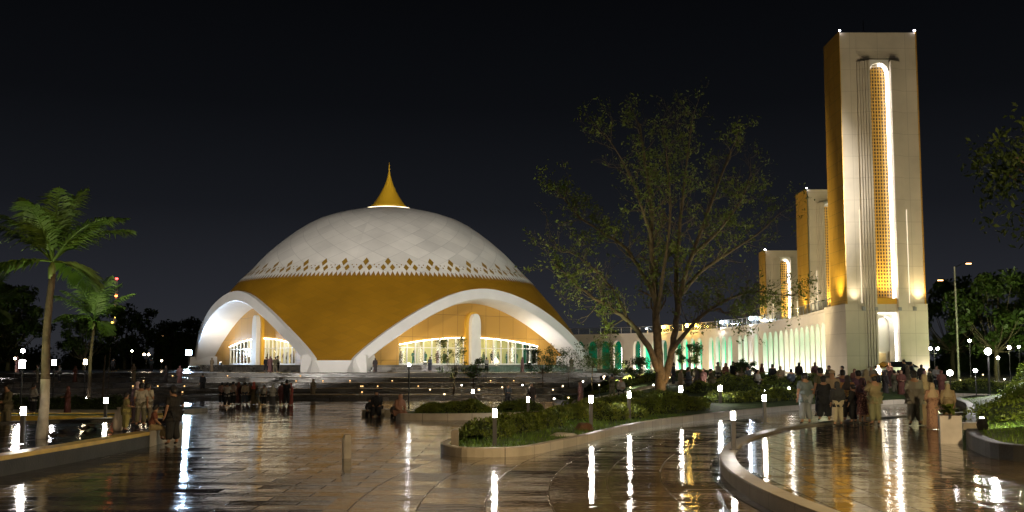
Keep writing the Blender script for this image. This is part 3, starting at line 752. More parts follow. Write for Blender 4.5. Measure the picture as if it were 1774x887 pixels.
ml = nn.nodes.new('ShaderNodeMix'); ml.data_type = 'RGBA'; ml.blend_type = 'MULTIPLY'; ml.inputs[0].default_value = 1
nn.links.new(bb.inputs['Base Color'].links[0].from_socket, ml.inputs[6]); nn.links.new(brk.outputs['Color'], ml.inputs[7]); nn.links.new(ml.outputs[2], bb.inputs['Base Color'])
M_tg = bpy.data.materials.new('tower_gold'); M_tg.use_nodes = True
nn = M_tg.node_tree; bb = nn.nodes['Principled BSDF']; tc = nn.nodes.new('ShaderNodeTexCoord'); brk = nn.nodes.new('ShaderNodeTexBrick'); mp = nn.nodes.new('ShaderNodeMapping'); mp.inputs['Rotation'].default_value = (0, R(90), R(90))
nn.links.new(tc.outputs['Object'], mp.inputs[0]); nn.links.new(mp.outputs[0], brk.inputs['Vector']); brk.offset = 0; brk.inputs['Scale'].default_value = 1
brk.inputs['Brick Width'].default_value = 1.6; brk.inputs['Row Height'].default_value = 1.1; brk.inputs['Mortar Size'].default_value = .02
brk.inputs['Color1'].default_value = (.62, .36, .05, 1); brk.inputs['Color2'].default_value = (.55, .32, .045, 1); brk.inputs['Mortar'].default_value = (.3, .17, .03, 1)
nn.links.new(brk.outputs['Color'], bb.inputs['Base Color']); bb.inputs['Roughness'].default_value = .32; bb.inputs['Metallic'].default_value = .25
bz = nn.nodes.new('ShaderNodeTexNoise'); bz.inputs['Scale'].default_value = .8; nn.links.new(tc.outputs['Object'], bz.inputs[0]); b2 = nn.nodes.new('ShaderNodeBump'); b2.inputs['Distance'].default_value = .15; b2.inputs['Strength'].default_value = .5
nn.links.new(bz.outputs['Fac'], b2.inputs['Height']); nn.links.new(b2.outputs[0], bb.inputs['Normal'])
M_lat = bpy.data.materials.new('gold_lattice'); M_lat.use_nodes = True
nn = M_lat.node_tree; bb = nn.nodes['Principled BSDF']; tc = nn.nodes.new('ShaderNodeTexCoord'); brk = nn.nodes.new('ShaderNodeTexBrick'); mp = nn.nodes.new('ShaderNodeMapping'); mp.inputs['Rotation'].default_value = (R(90), 0, 0)
nn.links.new(tc.outputs['Object'], mp.inputs[0]); nn.links.new(mp.outputs[0], brk.inputs['Vector']); brk.offset = 0; brk.inputs['Scale'].default_value = 1
brk.inputs['Brick Width'].default_value = .24; brk.inputs['Row Height'].default_value = .3; brk.inputs['Mortar Size'].default_value = .055; brk.inputs['Mortar Smooth'].default_value = .2
brk.inputs['Color1'].default_value = (.02, .01, .002, 1); brk.inputs['Color2'].default_value = (.05, .028, .004, 1); brk.inputs['Mortar'].default_value = (.42, .235, .03, 1)
nn.links.new(brk.outputs['Color'], bb.inputs['Base Color']); bb.inputs['Roughness'].default_value = .4
b2 = nn.nodes.new('ShaderNodeBump'); b2.inputs['Distance'].default_value = .08; nn.links.new(brk.outputs['Fac'], b2.inputs['Height']); nn.links.new(b2.outputs[0], bb.inputs['Normal'])
M_ledw = emis('white_led', (1, .93, .86), 14.0)
M_ledy = emis('yellow_led', (1, .75, .25), 9.0)

def tower(X0, Y, zb, zt, w, dep, label, side=.205, pil=.15, winw=.27, base=True, zl=7.4, lit=1.0, gside=1.0):
    """front face at Y running from X0 to X0+w; zl = ledge where the shaft starts"""
    t = empty('tower', (X0 + w / 2, Y, zb), label=label, cat='tower'); H = zt - zb; l0 = zl - zb
    h = w / 2; wh = w * winw / 2; ph = wh + w * pil          # half window, outer edge of the fluted pilasters
    # shaft core, with a recess down the middle
    mb = MB()
    wt = H - (zt - zl) * .115; rec = .55
    for s in (-1, 1): mb.box((s * (ph + (h - ph) / 2), dep / 2 + .02, (l0 + H) / 2), (h - ph, dep, H - l0))
    mb.box((0, dep / 2 + rec, (l0 + H) / 2), (2 * ph - .004, dep - rec, H - l0 - .01))
    mb.box((0, dep / 2, (wt + H) / 2 + .5), (2 * ph - .006, dep, H - wt - 1.0))
    mb.build('shaft', M_tw, t)
    # stepped, upside-down moulding above the window
    mb = MB(); top = wt + 1.0; mb.box((0, .33, top - .62), (2 * ph + .02, .5, 1.3))
    for i in range(5): mb.box((0, .17 - .02 * i, top - .2 * i - .1), (2 * ph * (1 - .1 * i), .3, .12))
    mb.build('stepped_moulding', M_tw, t)
    # fluted pilasters from ground to the moulding
    for s in (-1, 1):
        mb = MB(); nf = 5; fw = (ph - wh) / nf; zl_ = 0 if base else l0
        for i in range(nf):
            x = s * (wh + fw * (i + .5)); pr = .12 + .1 * (nf - i)
            mb.box((x, .3 - pr / 2, (zl_ + top - .9) / 2), (fw * .8, .5 + pr, top - .9 - zl_))
            mb.box((x, .36, (zl_ + top - .95) / 2), (fw * .999, .5, top - .95 - zl_))
        mb.build('pilaster', M_tw, t)
    # window: golden lattice with a rounded head inside a lit white reveal
    z0 = l0 + .5; z1 = wt - wh * 1.3; P = pointed(wh * .82, z0, z1, wt - .15)
    f = lambda x, n_, z: (x, -n_, z)
    mb = MB(); slab(mb, P, -.56, -.45, f=f); wn = mb.build('window', M_lat, t)
    mb = MB(); Q = pointed(wh * .999, z0, z1, wt); k = len(P)
    V = [f(x, -.44, z) for x, z in P] + [f(x, .1, z) for x, z in Q]
    mb.add(V, [(i, i + 1, k + i + 1, k + i) for i in range(k - 1)])
    # spandrel around the head
    zz_ = wt + .25; V = []; 
    for x, z in Q[1:-1]: V += [f(x, .1, z), f(x, .1, zz_)]
    kk = len(Q) - 2; mb.add(V, [(2 * i, 2 * i + 2, 2 * i + 3, 2 * i + 1) for i in range(kk - 1)])
    mb.build('window_reveal', M_white, wn)
    mb = MB(); mb.tube([f(x * .93, -.05, z - .04) for x, z in P[k // 2:]], .05, 4); mb.build('light_strip', M_ledw, wn)
    mb = MB(); mb.box((0, .1, z0 - .27), (2 * wh - .01, .5, .5)); mb.build('window_sill', M_gold, wn)
    # golden cladding on both flanks
    for s in (-1, 1):
        mb = MB(); mb.box((s * (h + .03), dep / 2 - .05, (l0 + H) / 2), (.06, dep + .22, H - l0 + .1)); mb.build('gold_cladding', M_tg, t)
    # glowing edge strips painting the uplights' light on the pilasters, then the lamps
    x0 = X0 + w / 2
    for s in (-1, 1):
        mb = MB(); mb.box((s * (ph + .14), -.02, l0 + .05 + (H - l0) * .17), (.03, .03, (H - l0) * .34)); 
        mb.build('light_strip', emis('uplit_edge_glow', (1, .85, .62), 1.3), t)
    spot('panel_lamp', (X0 + w * .1, Y - .45, zl + .1), (X0 + w * .1, Y + .15, zl + (zt - zl) * .7), 260 * lit, 100, (1, .85, .6), .25, 1.0)
    spot('panel_lamp', (X0 + w * .92, Y - .5, zl + .1), (X0 + w * .9, Y + .15, zl + (zt - zl) * .8), 650 * lit, 100, (1, .75, .38), .25, 1.0)
    spot('window_lamp', (x0, Y - .5, zl + .35), (x0, Y + .5, zl + (zt - zl) * .3), 1800 * lit, 90, (1, .8, .4), .15, 1.0)
    spot('flank_lamp', (X0 - 1.1, Y + dep * .3, zl + .15), (X0 + .1, Y + dep * .5, zl + (zt - zl) * .35), 1300 * lit * gside, 110, (1, .78, .3), .25, 1.0)
    return t, l0, h, wh, ph
T1, l0, h, wh, ph = tower(28.42, 93.0, 1.1, 31.0, 6.6, 4.5, 'tallest white and gold tower with a long lit golden lattice window')
T2 = tower(32.0, 118.0, 7.6, 21.2, 4.8, 4.2, 'middle tower, half hidden behind the tallest one', base=False, zl=7.7, lit=.9)[0]
T3 = tower(32.0, 138.0, 7.2, 16.6, 4.8, 3.2, 'shortest square tower, farthest along the arcade roof', base=False, zl=7.3, lit=.8)[0]
# the base block of the tallest tower with its entrance niche
mb = MB(); f = lambda x, n_, z: (x, -n_, z)
for s in (-1, 1): mb.box((s * (ph + (h + .18 - ph) / 2), 3.0, l0 / 2), (h + .18 - ph, 6.3, l0))
mb.box((0, 4.4, l0 / 2), (2 * ph - .01, 3.5, l0 - .01)); mb.box((0, 1.3, l0 - .35), (2 * ph - .012, 2.6, .68))
mb.build('base_block', M_tw, T1)
dw = wh * 1.0; P = pointed(dw * .86, 0, 4.1, 5.3); Q = [(x * 1.0, z) for x, z in P]
mb = MB(); V = []
for x, z in P[1:-1]: V += [f(x, -.3, z), f(x, -.3, l0 - .7)]
kk = len(P) - 2; mb.add(V, [(2 * i, 2 * i + 2, 2 * i + 3, 2 * i + 1) for i in range(kk - 1)])
for s in (-1, 1): mb.box((s * dw * .95, .33, (l0 - .7) / 2), (dw * .18, .1, l0 - .72))
k = len(P); mb.add([f(x, -.3, z) for x, z in P] + [f(x, -1.6, z) for x, z in P], [(i, i + 1, k + i + 1, k + i) for i in range(k - 1)])
mb.build('entrance_arch', M_white, T1)
mb = MB(); mb.box((0, 1.7, 3.75), (2 * dw, .1, 2.9)); mb.box((0, 2.6, 1.2), (2 * dw, .1, 2.4)); mb.build('entrance_back', M_white, T1)
mb = MB(); mb.box((-.35, 2.5, 1.1), (.6, .06, 2.1)); mb.box((.4, 2.5, 1.1), (.6, .06, 2.1)); mb.build('door', mat('cream_door', (.6, .5, .3), .5), T1)
T1x = 28.42 + 3.3
mb = MB(); mb.box((dw * .9, .22, l0 / 2 - .3), (.06, .05, l0 - 1.0)); mb.build('light_strip', M_ledw, T1)
mb = MB(); mb.box((0, .2, l0 - .78), (2 * dw, .05, .05)); mb.build('light_strip', emis('dim_led', (1, .9, .78), 5.0), T1)
point('entrance_lamp', (T1x, 93.9, 1.1 + 4.9), 30, (1, .92, .8), .1)
point('entrance_lamp', (T1x, 94.9, 1.1 + 2.2), 14, (1, .8, .5), .1)
for i, x in enumerate((-2.05, -1.0, 1.0, 2.25)):       # small ledge lamps on brackets
    mb = MB(); mb.box((x, -.28, l0 - .28), (.1, .5, .07)); mb.box((x, -.5, l0 - .45), (.26, .22, .3)); mb.build('bracket_lamp', M_grey, T1)
spot('corner_lamp', (28.42 + 6.5, 92.3, 1.25), (28.42 + 6.0, 93.0, 4), 260, 80, (1, .88, .7), .1)
mb = MB(); mb.box((2.9, -.7, .18), (.25, .2, .16)); mb.build('ground_lamp', emis('flood_lens', (1, .9, .75), 20), T1)
mb = MB(); mb.tube([(-.5, 2, 29.9), (-.5, 2, 31.6)], .035, 5); mb.build('antenna', M_dark, T1)
for (x, y) in ((-3.25, -.05), (3.25, -.05)):
    mb = MB(); mb.box((x, y, 30.05), (.14, .12, .12)); mb.build('roof_lamp', emis('roof_lamp', (.9, .85, 1), 22), T1)
for T, hh, ww in ((T2, 13.6, 2.4), (T3, 9.4, 2.4)):
    mb = MB(); mb.box((-ww, -.05, hh + .1), (.18, .14, .14)); mb.build('roof_lamp', emis('roof_lamp', (.9, .85, 1), 22), T)
floodset(24.0, 72.0, 'low twin floodlight on the garden in front of the tallest tower', 19000, (31.5, 93, 17), (1, .80, .50), 62, 1.0)

floodset(8.0, 96.0, 'low twin floodlight in the rock garden aimed at the tower flanks', 48000, (33, 114, 16), (1, .80, .48), 74, 0.9)

# ================================================================== ARCADE
CP = [(9.0, 191), (15, 187.5), (20.5, 182), (25.0, 173), (28.2, 162), (30.2, 150), (31.0, 138), (30.9, 126), (30.2, 114), (29.2, 103), (28.35, 93.3)]
def crpath(P, k=20):
    out = []; n = len(P)
    for i in range(n - 1):
        p0, p1, p2, p3 = [np.array(P[min(max(i + d, 0), n - 1)], float) for d in (-1, 0, 1, 2)]
        for j in range(k):
            t = j / k; out.append(0.5 * ((2 * p1) + (-p0 + p2) * t + (2 * p0 - 5 * p1 + 4 * p2 - p3) * t * t + (-p0 + 3 * p1 - 3 * p2 + p3) * t ** 3))
    out.append(np.array(P[-1], float)); return np.array(out)
CC = crpath(CP); CS = np.concatenate([[0], np.cumsum(np.hypot(*np.diff(CC, axis=0).T))]); CL = CS[-1]
def cpt(s, d=0.0, z=0.0):
    """point on the wall line at arc length s, d metres behind it (away from the plaza)"""
    x = np.interp(s, CS, CC[:, 0]); y = np.interp(s, CS, CC[:, 1])
    a = np.array([np.interp(s - .5, CS, CC[:, 0]), np.interp(s - .5, CS, CC[:, 1])]); b = np.array([np.interp(s + .5, CS, CC[:, 0]), np.interp(s + .5, CS, CC[:, 1])])
    t = (b - a) / np.linalg.norm(b - a); nx, ny = -t[1], t[0]      # left of travel = away from the plaza
    return (x + nx * d, y + ny * d, z)
arcade = empty('arcade_building', (0, 0, 0), label='long curved white arcade with tall green pointed windows and a glass roof railing', cat='building')
ZT = 7.15; ZF = 0.9
M_arc = mat('arcade_white', (0.68, 0.62, 0.54), 0.55, noise=0.07, nscale=0.5)
M_green = [mat('green_glass_%s' % a, c, .12, emit=e, es=s) for a, c, e, s in
           (('dark', (.0, .06, .03), (.0, .12, .05), .5), ('mid', (.0, .10, .05), (.0, .25, .10), 1.5), ('bright', (.0, .16, .08), (.01, .42, .19), 1.7), ('yellow', (.15, .3, .05), (.5, .75, .2), 1.0))]
RD = .6
def HWF(c): return .92 if cpt(c)[1] > 139 else 1.16
bays = []; s = 1.6; grp = 0
rngA = random.Random(5)
while s < CL - 4.5:
    far = s < 62
    nwin = 4 if far else 12
    for k in range(nwin):
        if s > CL - 5.0: break
        bays.append(s + 1.28); s += 2.56 if far else 2.9
    s += 1.9
HW = .95
mbw = MB()
def wq(a, b, c, d): mbw.add([a, b, c, d], [(0, 1, 2, 3)])
cur = 0.0; Z0 = 1.45; ZSP = 4.9; ZAP = 6.15
def solid(a, b):
    n = max(1, int((b - a) / 1.2)); e = np.linspace(a, b, n + 1)
    for p, q in zip(e[:-1], e[1:]): wq(cpt(p, 0, ZF), cpt(q, 0, ZF), cpt(q, 0, ZT), cpt(p, 0, ZT))
for ib, c in enumerate(bays):
    HW = HWF(c); solid(cur, c - HW); cur = c + HW
    wq(cpt(c - HW, 0, ZF), cpt(c + HW, 0, ZF), cpt(c + HW, 0, Z0), cpt(c - HW, 0, Z0))
    P = pointed(HW, Z0, ZSP, ZAP, 6)
    Q = P[1:-1]
    for (x0, z0), (x1, z1) in zip(Q[:-1], Q[1:]): wq(cpt(c + x0, 0, z0), cpt(c + x1, 0, z1), cpt(c + x1, 0, ZT), cpt(c + x0, 0, ZT))
    for (x0, z0), (x1, z1) in zip(P[:-1], P[1:]): wq(cpt(c + x0, 0, z0), cpt(c + x1, 0, z1), cpt(c + x1, RD, z1), cpt(c + x0, RD, z0))
    wq(cpt(c - HW, 0, Z0), cpt(c + HW, 0, Z0), cpt(c + HW, RD, Z0), cpt(c - HW, RD, Z0))
solid(cur, CL)
mbw.build('wall', M_arc, arcade)
mb = MB()
E = np.linspace(0, CL, 80)
for p, q in zip(E[:-1], E[1:]):
    for (d0, z0, d1, z1) in ((-.12, ZT, -.12, ZT + .22), (-.12, ZT + .22, .3, ZT + .22), (-.12, ZT, .02, ZT), (.3, ZT + .22, .3, ZT + .05), (.3, ZT + .05, 5.2, ZT + .05), (5.2, ZT + .05, 5.2, 0.5)):
        mb.m = mb.m
        mb.add([cpt(p, d0, z0), cpt(q, d0, z0), cpt(q, d1, z1), cpt(p, d1, z1)], [(0, 1, 2, 3)])
mb.build('roof', M_arc, arcade)
mb = MB()
for p, q in zip(E[:-1], E[1:]):
    mb.add([cpt(p, -.1, ZF - .4), cpt(q, -.1, ZF - .4), cpt(q, -.1, ZF + .35), cpt(p, -.1, ZF + .35)], [(0, 1, 2, 3)])
    mb.add([cpt(p, -.1, ZF + .35), cpt(q, -.1, ZF + .35), cpt(q, .02, ZF + .35), cpt(p, .02, ZF + .35)], [(0, 1, 2, 3)])
mb.build('plinth', M_arc, arcade)
for ib, c in enumerate(bays):
    HW = HWF(c); P = pointed(HW * .995, Z0 + .01, ZSP, ZAP - .01, 6); y = cpt(c)[1]
    mi = 0 if y > 176 and ib < 4 else rngA.choice((1, 1, 2, 2, 0)) if y > 140 else rngA.choice((2, 2, 1, 2))
    mb = MB(); mb.add([cpt(c + x, RD - .12, z) for x, z in P], [tuple(range(len(P)))])
    w_ = mb.build('window', M_green[mi], arcade)
    mb = MB(); lit = 0 if ib < 3 else 1
    F_ = [cpt(c + x * .985, .05, z - .03) for x, z in pointed(HW, Z0, ZSP, ZAP, 6)]
    kk = len(F_)
    G1 = [cpt(c + x, -.025, z) for x, z in pointed(HW, Z0, ZSP, ZAP, 6)]; G2 = [cpt(c + x, -.025, z) for x, z in pointed(HW + .09, Z0, ZSP, ZAP + .1, 6)]
    mb.add(G1 + G2, [(i, i + 1, kk + i + 1, kk + i) for i in range(kk - 1)]); mb.build('frame', M_white, w_)
    if lit:
        mb = MB(); x, y_, z = cpt(c, .75, Z0 + .02); 
        mb.add([cpt(c - HW + .1, .15, Z0 + .03), cpt(c + HW - .1, .15, Z0 + .03), cpt(c + HW - .1, .4, Z0 + .03), cpt(c - HW + .1, .4, Z0 + .03)], [(0, 1, 2, 3)])
        mb.build('uplight', emis('recess_lamp', (1, .94, .86), 30.0), w_)
        a0 = cpt(c + HW - .07, .12, 0); 
        mb = MB(); mb.tube([(a0[0], a0[1], Z0 + .05), (a0[0], a0[1], ZSP + .1)], .075, 4); mb.build('light_strip', emis('jamb_led', (1, .95, .9), 14.0), w_)
# glass railing on the roof edge
mb = MB(); mg = MB(); E = np.arange(0.5, CL - 5, 2.1)
for p in E: x, y, z = cpt(p, .5, 0); mb.box((x, y, ZT + .7), (.09, .09, 1.1))
mb.tube([cpt(p, .5, ZT + 1.27) for p in E], .045, 5)
for p, q in zip(E[:-1], E[1:]): mg.add([cpt(p + .1, .5, ZT + .3), cpt(q - .1, .5, ZT + .3), cpt(q - .1, .5, ZT + 1.2), cpt(p + .1, .5, ZT + 1.2)], [(0, 1, 2, 3)])
rl = mb.build('railing', mat('rail_metal', (.45, .43, .4), .35, metal=.5), arcade)
M_rg = bpy.data.materials.new('railing_glass'); M_rg.use_nodes = True; g = M_rg.node_tree; g.nodes.remove(g.nodes['Principled BSDF'])
tr = g.nodes.new('ShaderNodeBsdfTransparent'); tr.inputs[0].default_value = (.75, .8, .78, 1); gl = g.nodes.new('ShaderNodeBsdfPrincipled'); gl.inputs['Base Color'].default_value = (.2, .22, .22, 1); gl.inputs['Roughness'].default_value = .15; mx = g.nodes.new('ShaderNodeMixShader'); mx.inputs[0].default_value = .3
g.links.new(tr.outputs[0], mx.inputs[1]); g.links.new(gl.outputs[0], mx.inputs[2]); g.links.new(mx.outputs[0], g.nodes['Material Output'].inputs[0])
mg.build('glass_panels', M_rg, rl)
# lamps along the roof edge (yellow ones behind the tree, cold white one by the railing)
def rooflamp(s, col, e, pw, r=.17, h=.55):
    x, y, z = cpt(s, .15, ZT + .22); t = (x, y, z)
    mb = MB(); mb.box((0, 0, h / 2), (.08, .08, h)); mb.lathe((0, 0, h), [(r * .6, 0), (r, r * .6), (r, r * 1.2), (r * .5, r * 1.8)], 10, 1)
    o = mb.build('roof_edge_lamp', [M_dark, emis('rl%.2f' % col[2], col, e)], arcade, loc=t)
    if pw: point('roof_lamp_light', (x - .6, y - .8, z + h), pw, col, .15)
for px_, kind in ((1149, 0), (1190, 0), (1203, 0), (1119, 2), (1249.5, 1), (1301, 1)):
    ds = [abs((887 + 1900 * 1.0048 * cpt(s_)[0] / cpt(s_)[1]) - px_) if cpt(s_)[1] > 128 else 1e9 for s_ in np.linspace(0, CL, 600)]
    s_ = np.linspace(0, CL, 600)[int(np.argmin(ds))]
    rooflamp(s_, ((1, .6, .12), (.8, .9, 1), (.7, .85, 1))[kind], (70, 90, 12)[kind], (260, 300, 0)[kind], (.26, .28, .14)[kind])
# light lantern on the wall near the tree and gentle wall washing
for s_, pw, cl in ((20, 900, (1, .85, .65)), (40, 1400, (1, .82, .5)), (58, 900, (1, .85, .6)), (80, 900, (1, .85, .65)), (100, 700, (1, .85, .65))):
    x, y, z = cpt(s_, -7, 1.2); spot('arcade_lamp', (x, y, 1.6), cpt(s_, 0, 5.0), pw * 1.5, 130, cl, .3)

# ================================================================== TREES AND PLANTS
M_bark = mat('bark', (0.085, 0.062, 0.04), 0.85, noise=0.4, nscale=5, bump=0.9, bscale=14)
M_leaf = leafmat('leaf_green', (0.07, 0.11, 0.02))
M_leafd = leafmat('leaf_dark', (0.045, 0.075, 0.016))
M_hedge = leafmat('hedge_leaf', (0.11, 0.15, 0.02), scale=2.5)
M_hedgel = leafmat('hedge_leaf_light', (0.15, 0.19, 0.028), scale=2.5)
M_palm = leafmat('palm_leaf', (0.08, 0.15, 0.025), var=.4, trans=.2)

def branches(start, d, L, r, depth, rng, segs, tips, bend=.35, up=.25, nch=(3, 5)):
    n = 4; pts = [Vector(start)]; d = Vector(d).normalized()
    for i in range(n):
        d = (d + Vector((rng.gauss(0, bend), rng.gauss(0, bend), rng.gauss(0, bend) + up)) * .45).normalized()
        pts.append(pts[-1] + d * L / n)
    r1 = max(r * .45, .006); segs.append((pts, [r + (r1 - r) * i / n for i in range(n + 1)]))
    if depth == 0:
        for p in pts[1:]: tips.append(tuple(p))
        return
    for k in range(rng.randint(*nch)):
        i = rng.randint(1, n); q = pts[i]
        t = (pts[i] - pts[i - 1]).normalized(); a = Vector((rng.gauss(0, 1), rng.gauss(0, 1), rng.gauss(0, .7))); a = (a - t * a.dot(t)).normalized()
        branches(q, t * .75 + a * .8, L * rng.uniform(.55, .75), r1 * rng.uniform(.7, 1), depth - 1, rng, segs, tips, bend, up, nch)

M_leaft = leafmat('tree_leaf', (0.11, 0.15, 0.03), trans=.4)
def big_tree():
    rng = random.Random(11); Y0 = 59.0
    base = PY(1146, 690, Y0); bz = B1Z(base.x, Y0) - .1
    t = empty('tree', (base.x, Y0, bz), label='large spreading tree with sparse leaves and a thick forked trunk on the garden mound', cat='tree')
    def P(px, py, dy=0): v = PY(px, py, Y0 + dy); return Vector((v.x - base.x, v.y - Y0, v.z - bz))
    limbs = [
        ([P(1146, 700), P(1145, 670), P(1143, 635), P(1138, 590), P(1136, 530), P(1134, 480), P(1128, 420), P(1128, 350, .8), P(1118, 280, 1.2), P(1108, 215, 1.5)], .35, .05),
        ([P(1150, 662), P(1160, 625), P(1170, 570, -.3), P(1177, 520, -.8), P(1192, 460, -1), P(1215, 400, -1.2), P(1240, 330, -1), P(1266, 262, -.6)], .23, .045),
        ([P(1141, 640), P(1122, 600, -.5), P(1098, 565, -1.2), P(1068, 540, -1.8), P(1030, 517, -2.2), P(1000, 496, -2.4), P(975, 470, -2.5)], .2, .03),
        ([P(1162, 610), P(1185, 580, -1), P(1215, 548, -2), P(1258, 520, -3), P(1310, 505, -3.6), P(1360, 512, -4)], .15, .025),
        ([P(1136, 520), P(1112, 470, 1), P(1085, 430, 1.6), P(1040, 400, 2), P(1000, 372, 2.2), P(972, 340, 2.4)], .15, .025),
        ([P(1180, 510, -.8), P(1215, 470, 1), P(1262, 438, 2), P(1312, 405, 2.6), P(1350, 370, 3)], .14, .025),
        ([P(1130, 420), P(1108, 350, -1), P(1085, 290, -1.8), P(1052, 236, -2)], .12, .02),
        ([P(1175, 545, -.5), P(1172, 460, .8), P(1180, 370, 1.2), P(1190, 285, 1.4), P(1200, 205, 1.5)], .17, .025),
        ([P(1137, 560), P(1150, 470, -1.5), P(1160, 380, -2), P(1158, 300, -2.4), P(1148, 225, -2.6)], .13, .02),
        ([P(1200, 440, -1), P(1245, 400, -2), P(1285, 345, -2.4), P(1300, 300, -2.4)], .1, .02),
        ([P(1090, 560, -1.4), P(1060, 500, 0), P(1015, 455, 1), P(965, 430, 1.5)], .1, .02),
        ([P(1240, 535, -2.6), P(1275, 545, -3.4), P(1325, 548, -4)], .07, .02),
    ]
    segs = []; tips = []
    for pts, r0, r1 in limbs:
        k = len(pts); fine = []
        for i in range(k - 1):
            p0, p1, p2, p3 = pts[max(i - 1, 0)], pts[i], pts[i + 1], pts[min(i + 2, k - 1)]
            for j in range(4):
                u = j / 4; fine.append(.5 * ((2 * p1) + (-p0 + p2) * u + (2 * p0 - 5 * p1 + 4 * p2 - p3) * u * u + (-p0 + 3 * p1 - 3 * p2 + p3) * u ** 3) + Vector((rng.gauss(0, .03),) * 3))
        fine.append(pts[-1]); K = len(fine)
        rr = [r0 + (r1 - r0) * (i / (K - 1)) ** .8 for i in range(K)]
        if r0 > .35: rr[0] *= 1.35; rr[1] *= 1.15
        segs.append((fine, rr))
        for i in range(int(K * (.42 if r0 > .17 else .28)), K):
            for _ in range(rng.choice((1, 2, 2)) if i < K - 1 else 3):
                a = Vector((rng.gauss(0, 1), rng.gauss(0, 1), rng.gauss(.15, .7))).normalized(); tt = (fine[i] - fine[i - 1]).normalized()
                branches(fine[i], tt * .6 + a * .9, rng.uniform(.8, 1.45), max(rr[i] * .4, .02), 2, rng, segs, tips, nch=(2, 4))
    mb = MB()
    for pts, rr in segs:
        r0 = rr[0]; mb.tube(pts, rr, 12 if r0 > .2 else 6 if r0 > .05 else 3, cap=False)
    mb.build('trunk', M_bark, t, smooth=True)
    g = np.random.default_rng(3); T = np.array(tips); T = T[g.random(len(T)) < .8]
    dens = np.clip(np.sin(T[:, 0] * .9 + 1) * np.sin(T[:, 2] * 1.1) * .6 + .65, .12, 1)
    cnt = g.poisson(2.3 * dens); Pn = np.repeat(T, cnt, 0); Pn = Pn + g.normal(scale=.13, size=Pn.shape)
    V, F = leafcloud(Pn, .088, g); npmesh('crown', V, F, M_leaft, t)
    print('big tree tips', len(tips), 'leaves', len(Pn), 'segs', len(segs))
    spot('tree_uplight', (base.x + .9, Y0 - 2.2, bz + .3), (base.x, Y0, bz + 1.8), 330, 70, (1, .62, .2), .1, 1.0)
    spot('tree_uplight', (base.x - 2.5, Y0 - 3, bz + .3), (base.x - 4.5, Y0, bz + 8), 1100, 70, (.85, 1, .4), .1, 1.0)
    spot('tree_uplight', (base.x + 8, Y0 - 4, bz + .2), (base.x + 2.5, Y0, bz + 12), 3000, 60, (1, .9, .45), .1, 1.0)
    spot('tree_uplight', (base.x - 7, Y0 - 9, bz + .2), (base.x - 3, Y0, bz + 11), 3000, 60, (1, .9, .45), .1, 1.0)
    for i, (dx, dy) in enumerate(((.9, -2.2), (-2.5, -3))):
        u = empty('uplight', (base.x + dx, Y0 + dy, bz + .1), label='small uplight in the grass %s the big tree trunk' % ('right of' if i == 0 else 'left of'), cat='lamp')
        mb = MB(); mb.lathe((0, 0, 0), [(.09, 0), (.1, .12), (.08, .14)], 10); mb.build('housing', M_dark, u)
        mb = MB(); mb.lathe((0, 0, .142), [(.07, 0), (.06, .01)], 10); mb.build('lens', emis('flood_lens', (1, .9, .75), 20), u)
big_tree()

def crown_tree(name, loc_, h, w, trunk_h, label, seed=1, nleaf=2600, leaf=.12, m=None, group=None, trunk_r=.12, cat='tree', squash=.8, clumps=26, stems=1):
    rng = random.Random(seed); g = np.random.default_rng(seed)
    t = empty(name, loc_, rng.uniform(0, 6), label=label, cat=cat, group=group)
    C = []; mb = MB()
    ch = h - trunk_h
    tops = []
    for s_ in range(stems):
        ox = rng.uniform(-.15, .15) * (stems > 1); oy = rng.uniform(-.15, .15) * (stems > 1)
        pts = [(ox, oy, -.1), (ox * 2 + rng.gauss(0, .04), oy * 2, trunk_h * .5), (ox * 3, oy * 3, trunk_h), (ox * 3 + rng.gauss(0, .1), oy * 3, trunk_h + ch * .45)]
        mb.tube(pts, [trunk_r * 1.25, trunk_r, trunk_r * .85, trunk_r * .4], 8); tops.append(Vector(pts[2]))
    for i in range(clumps):
        a = rng.uniform(0, 6.28); rr = math.sqrt(rng.random()) * w / 2; z = trunk_h + ch * rng.uniform(.05, .98); k = math.sqrt(max(0.05, 1 - ((z - trunk_h) / ch * 2 - 1) ** 2 * .85)); rr *= k
        c = Vector((rr * math.cos(a), rr * math.sin(a), z)); C.append(c)
        q = rng.choice(tops); mid = q.lerp(c, .5) + Vector((0, 0, -.08 * ch)); mb.tube([q, mid, c], [trunk_r * .4, trunk_r * .22, trunk_r * .08], 4, cap=False)
    mb.build('trunk', M_bark, t, smooth=True)
    P = []
    for c in C:
        k = int(nleaf / clumps * rng.uniform(.5, 1.5)); s = w * rng.uniform(.09, .17)
        q = g.normal(size=(k, 3)); q /= np.linalg.norm(q, axis=1)[:, None]; q *= s * g.random((k, 1)) ** .45; q[:, 2] *= squash
        P.append(q + np.array(c))
    V, F = leafcloud(np.concatenate(P), leaf, g); npmesh('crown', V, F, m or M_leaf, t)
    return t
